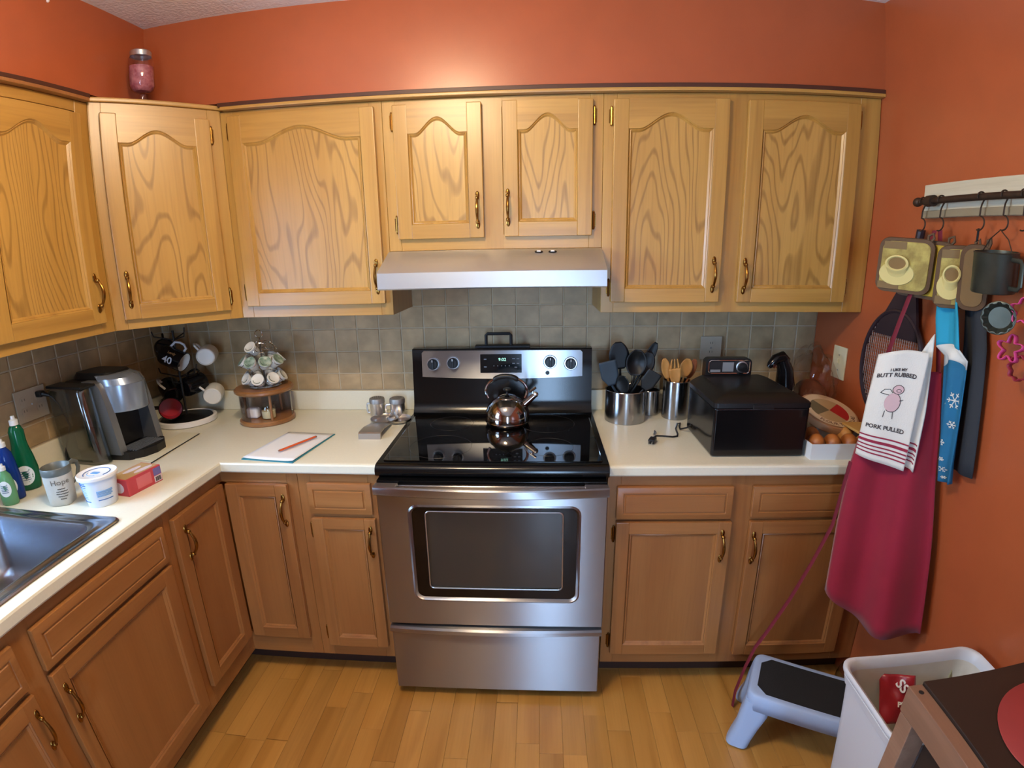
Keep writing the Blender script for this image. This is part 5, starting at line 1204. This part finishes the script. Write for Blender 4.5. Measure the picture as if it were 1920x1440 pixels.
# fly swatter / splatter racket
t = thing('racket', 'black oval mesh splatter racket hanging flat against the orange wall', 'racket', (1.322, -0.545, 1.22), rot=(0, 0, 0))
DK = mat('dark_plum_plastic', '#2b1f26', 0.45)
E_ = lambda a: (0.0, 0.008-0.150*math.cos(a)*1.0, 0.0-0.185*math.sin(a)*1.0)
MB().tube([E_(2*PI*i/48) for i in range(48)], 0.008, 8, closed=True).build('rim', DK, t)
mb = MB()
for k in range(-14, 15):
    y = k*0.0105; hh = 0.185*math.sqrt(max(0, 1-(y/0.150)**2)); mb.tube([(0, 0.008+y, -hh), (0, 0.008+y, hh)], 0.0011, 4)
for k in range(-17, 18):
    z = k*0.0105; hh = 0.150*math.sqrt(max(0, 1-(z/0.185)**2)); mb.tube([(0.001, 0.008-hh, z), (0.001, 0.008+hh, z)], 0.0011, 4)
ms = mb.build('mesh', mat('mesh_grey', '#8c7a72', 0.5, 0.4), t, smooth=0); ms['kind'] = 'stuff'
MB().add([(-0.003, 0.008-0.11, 0.10), (-0.003, 0.008+0.11, 0.10), (-0.003, -0.010, 0.30), (-0.003, -0.055, 0.30), (0.006, 0.008-0.11, 0.10), (0.006, 0.118, 0.10), (0.006, -0.010, 0.30), (0.006, -0.055, 0.30)], [(0, 1, 2, 3), (7, 6, 5, 4), (0, 4, 5, 1), (1, 5, 6, 2), (2, 6, 7, 3), (3, 7, 4, 0)]).build('neck', DK, t, smooth=0)
MB().tube([(0.0, -0.034, 0.285), (0.0, -0.045, 0.40), (0.0, -0.052, 0.44)], 0.013, 10).build('handle', DK, t)

# cloths ------------------------------------------------------------
def sheet(L, Rr, fold, nu=28, nv=30):
    """surface between a left and a right edge polyline (top to bottom), fold(u,v) pushes towards the room"""
    def ev(P, v):
        s = v*(len(P)-1); i = min(int(s), len(P)-2); f = s-i
        f = f*f*(3-2*f) if 0 else f
        return Vector(P[i]).lerp(Vector(P[i+1]), f)
    def fn(u, v):
        a, b = ev(L, v), ev(Rr, v); p = a.lerp(b, u); d = (b-a); n = Vector((d.y, -d.x, 0)).normalized()
        if n.y > 0 or (abs(n.y) < 1e-6 and n.x > 0): n = -n
        return p+n*fold(u, v)
    return fn
APR = mat('red_apron_cloth', '#8e1430', 0.85, noise=0.12, nscale=6, sheen=0.2)
t = thing('apron', 'long plain red apron hanging from the rod in front of the counter end', 'apron', (1.22, -0.75, 0.5)); O = neg(t.location)
AL = [(1.205, -0.672, 1.26), (1.165, -0.685, 1.10), (1.130, -0.700, 0.95), (1.112, -0.715, 0.75), (1.096, -0.745, 0.520)]
AR = [(1.305, -0.790, 1.26), (1.312, -0.815, 1.10), (1.312, -0.840, 0.95), (1.310, -0.890, 0.75), (1.305, -0.945, 0.490)]
fa = sheet(AL, AR, lambda u, v: (0.016+0.016*v)*math.sin(u*PI*3.0+0.6+v)*math.sin(PI*min(1, max(0, u)))**0.5+0.03*math.sin(PI*u)*v)
MB(O).grid(lambda u, v: fa(u, v)+Vector((0, 0, -0.050*math.sin(PI*u)*v**3)), 36, 30).build('skirt', APR, t, solid=0.003, smooth=60, fixn=False)
STRAP = mat('maroon_strap', '#6d1a2c', 0.8)
for a, b in (((1.205, -0.672, 1.26), (1.296, -0.690, 1.655)), ((1.300, -0.782, 1.26), (1.302, -0.705, 1.655))):
    a, b = Vector(a), Vector(b)
    MB(O).tube([a, a.lerp(b, 0.35)+Vector((-0.012, -0.01, 0)), a.lerp(b, 0.7)+Vector((-0.008, -0.006, 0)), b], 0.0095, 8, flat=0.25).build('neck_strap', STRAP, t)
TIE = [(1.128, -0.703, 0.955), (1.122, -0.700, 0.88), (1.111, -0.695, 0.729), (1.069, -0.69, 0.589), (1.018, -0.685, 0.441), (0.962, -0.682, 0.308), (0.925, -0.682, 0.232), (0.898, -0.688, 0.15), (0.866, -0.710, 0.06), (0.858, -0.725, 0.004)]
MB(O).tube(TIE, 0.0085, 8, flat=0.22).build('waist_tie', STRAP, t, smooth=60)
# printed white towel
t = thing('hand_towel', 'white printed tea towel with red stripes hanging over the apron', 'towel', (1.20, -0.76, 1.0)); O = neg(t.location)
TOW = mat('white_terry', '#d8d8cf', 0.9, bump=0.25, bscale=260, sheen=0.3)
TL = [(1.158, -0.712, 1.300), (1.142, -0.715, 1.15), (1.134, -0.718, 0.995)]; TR_ = [(1.256, -0.792, 1.318), (1.240, -0.800, 1.15), (1.228, -0.812, 0.975)]
ft = sheet(TL, TR_, lambda u, v: 0.016+0.006*math.sin(u*PI*2.0+0.5)+0.012*math.sin(PI*u))
def ft2(u, v): return ft(u, v)+Vector((0, 0, 0.012*math.sin(PI*u)*(1-v)-0.0))
TWM = mat('towel_stripe_red', '#8f2740', 0.85)
MB(O).grid(ft2, 28, 30).build('front_fold', TOW, t, solid=0.004, smooth=60, fixn=False)
TL2 = [(1.238, -0.765, 1.300), (1.238, -0.786, 1.15), (1.228, -0.800, 0.990)]; TR2 = [(1.268, -0.782, 1.37), (1.262, -0.808, 1.15), (1.247, -0.825, 0.972)]
fb = sheet(TL2, TR2, lambda u, v: 0.006+0.004*math.sin(u*PI*2))
MB(O).grid(fb, 10, 24).build('back_fold', TOW, t, solid=0.004, smooth=60, fixn=False)
def ripple(fn, du=0.0, off=0.004):
    def g(u, v):
        p = fn(u, v); e = 1e-3; a = fn(u+e, v)-p; b = fn(u, v+e)-p; n = a.cross(b).normalized()
        if n.y > 0: n = -n
        return p+n*off
    return g
fs_ = ripple(ft2)
for v0, v1 in ((0.775, 0.788), (0.815, 0.840), (0.862, 0.874), (0.895, 0.907), (0.928, 0.940)):
    MB(O).grid(lambda u, v: fs_(0.005+0.99*u, v0+(v1-v0)*v), 28, 1).build('stripe', TWM, t, smooth=60, fixn=False)
    f2_ = ripple(fb); MB(O).grid(lambda u, v: f2_(0.02+0.96*u, v0+(v1-v0)*v), 10, 1).build('stripe', TWM, t, smooth=60, fixn=False)
def wrap(me, uc, vc, sx, sy):
    """lay a flat 2D mesh (unit: metres) on the towel front; towel is about 0.127 wide, 0.31 high"""
    f_ = ripple(ft2, off=0.0034)
    for v in me.vertices:
        p = f_(uc+v.co.x/sx, vc-v.co.y/sy); v.co = p+Vector((-0.6, -0.8, 0))*v.co.z
    return me
SX, SY = 0.130, 0.31
TPD = mat('towel_print_dark', '#3a3436', 0.8)
for s, size, vc, uc in (('I LIKE MY', 0.010, 0.170, 0.48), ('BUTT RUBBED', 0.0155, 0.215, 0.47), ('PORK PULLED', 0.0155, 0.690, 0.47)):
    MB(O).mesh(wrap(text_mesh(s, size, 0.0002, bold=0.0004), uc, vc, SX, SY)).build('lettering', TPD, t, smooth=0)
# pig sketch: outline strokes and a pale pink body
def flat(strokes, r):
    m_ = MB()
    for st_ in strokes: m_.tube([(x_, y_, 0) for x_, y_ in st_], r, 4)
    me = bpy.data.meshes.new('s'); me.from_pydata(m_.v, [], m_.f); return me
ell = lambda cx_, cy_, rx, ry, a0_=0, a1_=2*PI, n_=20: [(cx_+rx*math.cos(a0_+(a1_-a0_)*i/n_), cy_+ry*math.sin(a0_+(a1_-a0_)*i/n_)) for i in range(n_+1)]
me = bpy.data.meshes.new('pig'); me.from_pydata([(x_, y_, 0) for x_, y_ in ell(0.004, 0.0, 0.020, 0.026)[:-1]]+[(x_, y_, 0) for x_, y_ in ell(0.012, 0.036, 0.014, 0.012)[:-1]], [], [list(range(20)), list(range(20, 40))])
q = MB(O).mesh(wrap(me, 0.47, 0.46, SX, SY)); q.build('pig_print', mat('towel_print_pink', '#cdb0b2', 0.8), t, smooth=0)
strokes = [ell(0.004, 0.0, 0.020, 0.026, -2.2, 1.2), ell(0.012, 0.036, 0.014, 0.012), [(-0.030, 0.026), (-0.022, 0.036), (-0.008, 0.036), (0.000, 0.026)], [(-0.030, 0.026), (-0.016, 0.022), (-0.008, 0.020)], ell(0.014, 0.033, 0.006, 0.004), [(-0.010, -0.024), (-0.012, -0.042)], [(0.010, -0.026), (0.012, -0.044)], [(0.020, 0.006), (0.030, 0.010)]]
q = MB(O).mesh(wrap(flat(strokes, 0.0008), 0.47, 0.46, SX, SY)); q.build('pig_outline', MATS['towel_print_dark'], t, smooth=0)
# blue snowflake cloth
t = thing('snowflake_cloth', 'blue winter cloth with white band and snowflakes hanging by the apron', 'cloth', (1.29, -0.86, 1.0)); O = neg(t.location)
BL1 = mat('cloth_turquoise', '#2193b4', 0.8); BL2 = mat('cloth_deep_blue', '#1b6a93', 0.8, noise=0.2, nscale=8); WHC = mat('cloth_white_band', '#d5d9d4', 0.8)
BLl = [(1.290, -0.752, 1.560), (1.288, -0.765, 1.42), (1.288, -0.790, 1.33), (1.292, -0.815, 1.15), (1.292, -0.845, 1.03), (1.292, -0.866, 0.965)]
BRr = [(1.296, -0.800, 1.560), (1.292, -0.850, 1.42), (1.288, -0.880, 1.33), (1.286, -0.895, 1.15), (1.286, -0.905, 1.03), (1.286, -0.915, 0.972)]
fc_ = sheet(BLl, BRr, lambda u, v: 0.014*math.sin(u*PI*2.2+0.4+2*v)+0.012*math.sin(PI*u))
def band(v0, v1, m, name):
    MB(O).grid(lambda u, v: fc_(u, v0+(v1-v0)*v+(0.03*math.sin(PI*u*0.9)*(-1 if v0 > 0.01 and v == 0 or v1 < 0.99 and v == 1 else 0))), 18, max(2, int(30*(v1-v0)))).build(name, m, t, solid=0.003, smooth=60, fixn=False)
band(0.0, 0.385, BL1, 'turquoise_top'); band(0.385, 0.455, WHC, 'white_band'); band(0.455, 1.0, BL2, 'blue_lower')
def wrapc(me, uc, vc):
    f_ = ripple(fc_, off=0.0035)
    for v in me.vertices: p = f_(uc+v.co.x/0.095, vc-v.co.y/0.62); v.co = p+Vector((-0.8, -0.6, 0))*v.co.z
    return me
for uc, vc, r_ in ((0.70, 0.545, 0.017), (0.68, 0.63, 0.012), (0.40, 0.56, 0.007), (0.42, 0.72, 0.010), (0.45, 0.80, 0.008), (0.46, 0.885, 0.015), (0.50, 0.955, 0.008)):
    st_ = [[(0, 0), (r_*math.cos(k*PI/3), r_*math.sin(k*PI/3))] for k in range(6)]+[[(0.6*r_*math.cos(k*PI/3)+0.3*r_*math.cos(k*PI/3+s*1.0), 0.6*r_*math.sin(k*PI/3)+0.3*r_*math.sin(k*PI/3+s*1.0)), (0.6*r_*math.cos(k*PI/3), 0.6*r_*math.sin(k*PI/3))] for k in range(6) for s in (-1, 1)]
    MB(O).mesh(wrapc(flat(st_, 0.0011), uc, vc)).build('snowflake', WHC, t, smooth=0)
t = thing('dark_cloth', 'dark grey cloth hanging behind the blue snowflake one', 'cloth', (1.325, -0.90, 1.0)); O = neg(t.location)
fd = sheet([(1.325, -0.80, 1.55), (1.326, -0.83, 1.35), (1.328, -0.86, 1.00)], [(1.325, -0.86, 1.55), (1.322, -0.915, 1.35), (1.322, -0.955, 1.005)], lambda u, v: 0.006*math.sin(u*7))
MB(O).grid(fd, 12, 16).build('sheet', mat('charcoal_cloth', '#2b3036', 0.85), t, solid=0.003, smooth=60, fixn=False)
MB(O).tube([(1.318, -0.830, 1.55), (1.305, -0.850, 1.66)], 0.003, 6).build('hanging_loop', MATTEB, t)

# ------------------------------------------------------------------ floor things on the right
# step stool
SB = mat('stool_pale_blue', '#9fb4d4', 0.4); PAD = mat('stool_black_pad', '#1a1c1e', 0.8, bump=0.4, bscale=400)
t = thing('step_stool', 'pale blue plastic step stool with black non-slip top', 'stool', (1.038, -0.868, 0.0), math.radians(-28.3))
hl, hd2, zt = 0.180, 0.105, 0.22
lp2 = lambda a, b, r, z: [(p[0], p[1], z) for p in rrect(-a, a, -b, b, r, 6)]
MB().loft([lp2(hl+0.006, hd2+0.006, 0.035, zt-0.055), lp2(hl+0.004, hd2+0.004, 0.035, zt-0.02), lp2(hl, hd2, 0.032, zt-0.004), lp2(hl-0.005, hd2-0.005, 0.028, zt), lp2(hl-0.016, hd2-0.016, 0.024, zt)], cap1=True).build('top', SB, t, solid=0.003, smooth=50)
c_ = 0.03; a, b = hl-0.022, hd2-0.020
MB().prism([(-a+c_, -b), (a-c_, -b), (a, -b+c_), (a, b-c_), (a-c_, b), (-a+c_, b), (-a, b-c_), (-a, -b+c_)], 'z', zt, zt+0.0025).build('pad', PAD, t, smooth=0)
for sx in (-1, 1):
    for sy in (-1, 1):
        mb = MB(); loops = []
        for k, (z, e) in enumerate(((zt-0.030, 0.0), (0.14, 0.008), (0.08, 0.022), (0.035, 0.036), (0.008, 0.042), (0.0, 0.040))):
            cx_, cy_ = sx*(hl-0.036+e), sy*(hd2-0.034+e*0.7); rx, ry = (0.042, 0.038) if k < 2 else (0.036, 0.033)
            if k == 5: rx, ry = 0.026, 0.024
            loops.append([(p[0]+cx_, p[1]+cy_, z) for p in rrect(-rx, rx, -ry, ry, 0.022, 5)])
        mb.loft(loops, cap0=True, cap1=True).build('leg', SB, t, smooth=50)
# trash can
t = thing('trash_can', 'tall white open plastic trash can beside the step stool', 'trash can', (1.112, -1.272, 0)); 
WCAN = mat('white_bin_plastic', '#c9ced4', 0.38); LINER = mat('bin_liner', '#cfcabb', 0.5, noise=0.1, nscale=12)
def cn(z, g=0.0, r=0.045):
    f = z/0.60; a = 0.150+0.042*f+g; b = 0.098+0.034*f+g; return [(p[0], p[1], z) for p in rrect(-a, a, -b, b, r, 6)]
MB().loft([cn(0.004, -0.02), cn(0.0, -0.006), cn(0.02), cn(0.50), cn(0.555), cn(0.557, 0.004), cn(0.580, 0.006), cn(0.582, 0.0)], cap0=True).build('body', WCAN, t, smooth=40)
MB().loft([cn(0.578, 0.003), cn(0.590, 0.009), cn(0.598, 0.009), cn(0.602, 0.004), cn(0.598, -0.003), cn(0.57, -0.005)]).build('rim', WCAN, t, smooth=60)
MB().loft([cn(0.57, -0.005), cn(0.30, -0.006), cn(0.02, -0.008)], cap1=True).build('liner', LINER, t, smooth=40)
t = thing('snack_bag', 'empty red snack bag with white lettering inside the trash can', 'bag', (1.072, -1.190, 0.500), rot=(math.radians(58), math.radians(-8), math.radians(-22)))
RBAG = mat('red_foil_bag', '#8f1f28', 0.3)
fbg = lambda u, v: Vector(((u-0.5)*0.088, (v-0.5)*0.125, 0.006*math.sin(u*9)*math.cos(v*7)+0.010*math.sin(PI*u)*math.sin(PI*v)))
MB().grid(fbg, 16, 18).build('bag', RBAG, t, solid=0.002, smooth=60)
for s, size, x_, y_, rz_ in (('SS', 0.034, 0.008, 0.036, -0.9), ('PLAY', 0.018, 0.018, -0.010, 0.0)):
    MB().mesh(text_mesh(s, size, 0.0004, bold=0.0008), 0, Matrix.Translation((x_, y_, 0.0185)) @ Matrix.Rotation(rz_, 4, 'Z')).build('lettering', WHITEP, t, smooth=0)
t = solo(MB().prism([(1.19, -1.20), (1.245, -1.20), (1.245, -1.215), (1.19, -1.215)], 'z', 0.30, 0.30) if 0 else MB().add([(1.195, -1.195, 0.40), (1.275, -1.185, 0.41), (1.225, -1.175, 0.565), (1.195, -1.199, 0.40), (1.275, -1.189, 0.41), (1.225, -1.179, 0.565)], [(0, 1, 2), (5, 4, 3), (0, 3, 4, 1), (1, 4, 5, 2), (2, 5, 3, 0)]), 'card_scrap', mat('olive_card', '#8f8a68', 0.5), 'olive scrap of card sticking up inside the trash can', 'card', (1.235, -1.19, 0.42), smooth=0)
solo(MB().ball((1.11, -1.27, 0.20), (0.135, 0.09, 0.19), 20, 12), 'rubbish_bag', mat('crumpled_white_paper', '#bdb6a8', 0.7, bump=0.8, bscale=25), 'crumpled pale rubbish filling the trash can', 'rubbish', (1.11, -1.27, 0.01))
solo(MB().ball((1.278, -0.735, 0.10), (0.055, 0.058, 0.10), 18, 12), 'plastic_bag', glass_mat('pale_bag_film', (0.75, 0.82, 0.88), 1.0, 0.15, 0.12), 'pale translucent plastic bag on the floor behind the step stool', 'bag', (1.278, -0.735, 0.0))
# wooden table with dark top
TW = oak('table_wood', '#8a6a56', '#7c5c49', '#5c4030', 1, contour=12, across=12, along=0.8, strength=0.3, coat=0.1)
t = thing('table', 'wooden side table with dark brown top in front of the trash can', 'table', (1.08, -1.95, 0)); O = neg(t.location)
tx0, tx1, ty0, ty1, tz = 0.806, 1.336, -2.45, -1.486, 0.860
DTOP = mat('dark_brown_table_top', '#2c2019', 0.5, noise=0.2, nscale=6)
MB(O).box(tx0+0.030, tx1, ty0, ty1, tz-0.012, tz+0.006, bev=0.002).build('top', DTOP, t, smooth=30)
MB(O).box(tx0, tx0+0.030, ty0, ty1, tz-0.058, tz, bev=0.003).build('side_rail', TW, t, smooth=30)
MB(O).box(tx0+0.034, tx1-0.02, ty1-0.035, ty1-0.012, tz-0.06, tz-0.013, bev=0.002).build('back_rail', TW, t, smooth=30)
MB(O).box(tx0+0.046, tx0+0.052, ty0+0.05, ty1-0.045, 0.06, tz-0.0125).build('side_panel', DTOP, t, smooth=0)
MB(O).box(tx0+0.054, tx1-0.05, ty1-0.043, ty1-0.037, 0.06, tz-0.062).build('back_panel', DTOP, t, smooth=0)
for xx in (tx0+0.001, tx1-0.046):
    for yy in (ty0+0.002, ty1-0.042):
        MB(O).box(xx, xx+0.044, yy, yy+0.040, 0, tz-0.0585, bev=0.003).build('leg', TW, t, smooth=30)
MB(O).lathe([(0.005, 0), (0.005, 0.0006)], 12, (tx0+0.015, ty1-0.020, tz)).build('screw', MATTEB, t)
t = thing('placemat', 'round dull red placemat lying on the dark table top', 'placemat', (1.035, -1.682, tz+0.0063))
MB().lathe([(0.0, 0.0), (0.140, 0.0), (0.142, 0.0015), (0.140, 0.003), (0.0, 0.003)], 56, cap0=False, cap1=False).build('disc', mat('dull_red_mat', '#8e3433', 0.5, noise=0.08, nscale=10), t, smooth=40)
MB().tube([(-0.055, 0.004, 0.0034), (-0.040, 0.012, 0.0034), (-0.030, 0.030, 0.0034), (-0.022, 0.018, 0.0034), (-0.012, 0.034, 0.0034), (0.0, 0.05, 0.0034)], 0.003, 6, flat=0.3).build('dark_mark', mat('placemat_mark', '#5a1d20', 0.5), t)

# ------------------------------------------------------------------ jar on the corner cabinet
t = thing('jar_goblet', 'footed glass jar of pink candy with silver lid on the corner cabinet', 'jar', (-1.188, -0.432, ZD+0.0162))
JG = glass_mat('jar_glass', (0.93, 0.86, 0.86), 1.0, 0.02, 0.03)
MB().lathe([(0.0, 0.0), (0.030, 0.0), (0.031, 0.003), (0.012, 0.008), (0.009, 0.016), (0.013, 0.028), (0.009, 0.036), (0.0, 0.038)], 32, cap0=False, cap1=False).build('stem_foot', JG, t, smooth=50)
MB().lathe([(0.0, 0.038), (0.026, 0.039), (0.036, 0.046), (0.042, 0.060), (0.043, 0.135), (0.040, 0.152), (0.034, 0.160), (0.034, 0.166)], 36, cap0=False, cap1=False).build('bowl', JG, t, smooth=50)
CANDY = mat('pink_candy', '#bd8088', 0.5, tint2='#9a525f', nscale=70, bump=0.8, bscale=90)
MB().lathe([(0.0, 0.041), (0.025, 0.042), (0.0335, 0.049), (0.039, 0.061), (0.040, 0.125), (0.0, 0.130)], 32, cap0=False, cap1=False).build('candy', CANDY, t)
MB().lathe([(0.036, 0.160), (0.0365, 0.176), (0.034, 0.179), (0.0, 0.179)], 32, cap0=False, cap1=False).build('lid', STEEL2, t, smooth=40)
solo(MB().ball((XL+0.3195, -0.80, 2.395), 0.006, 10, 8), 'wall_pin', WHITEP, 'small white pin in the orange soffit above the left cabinet', 'pin', (XL+0.319, -0.80, 2.395))
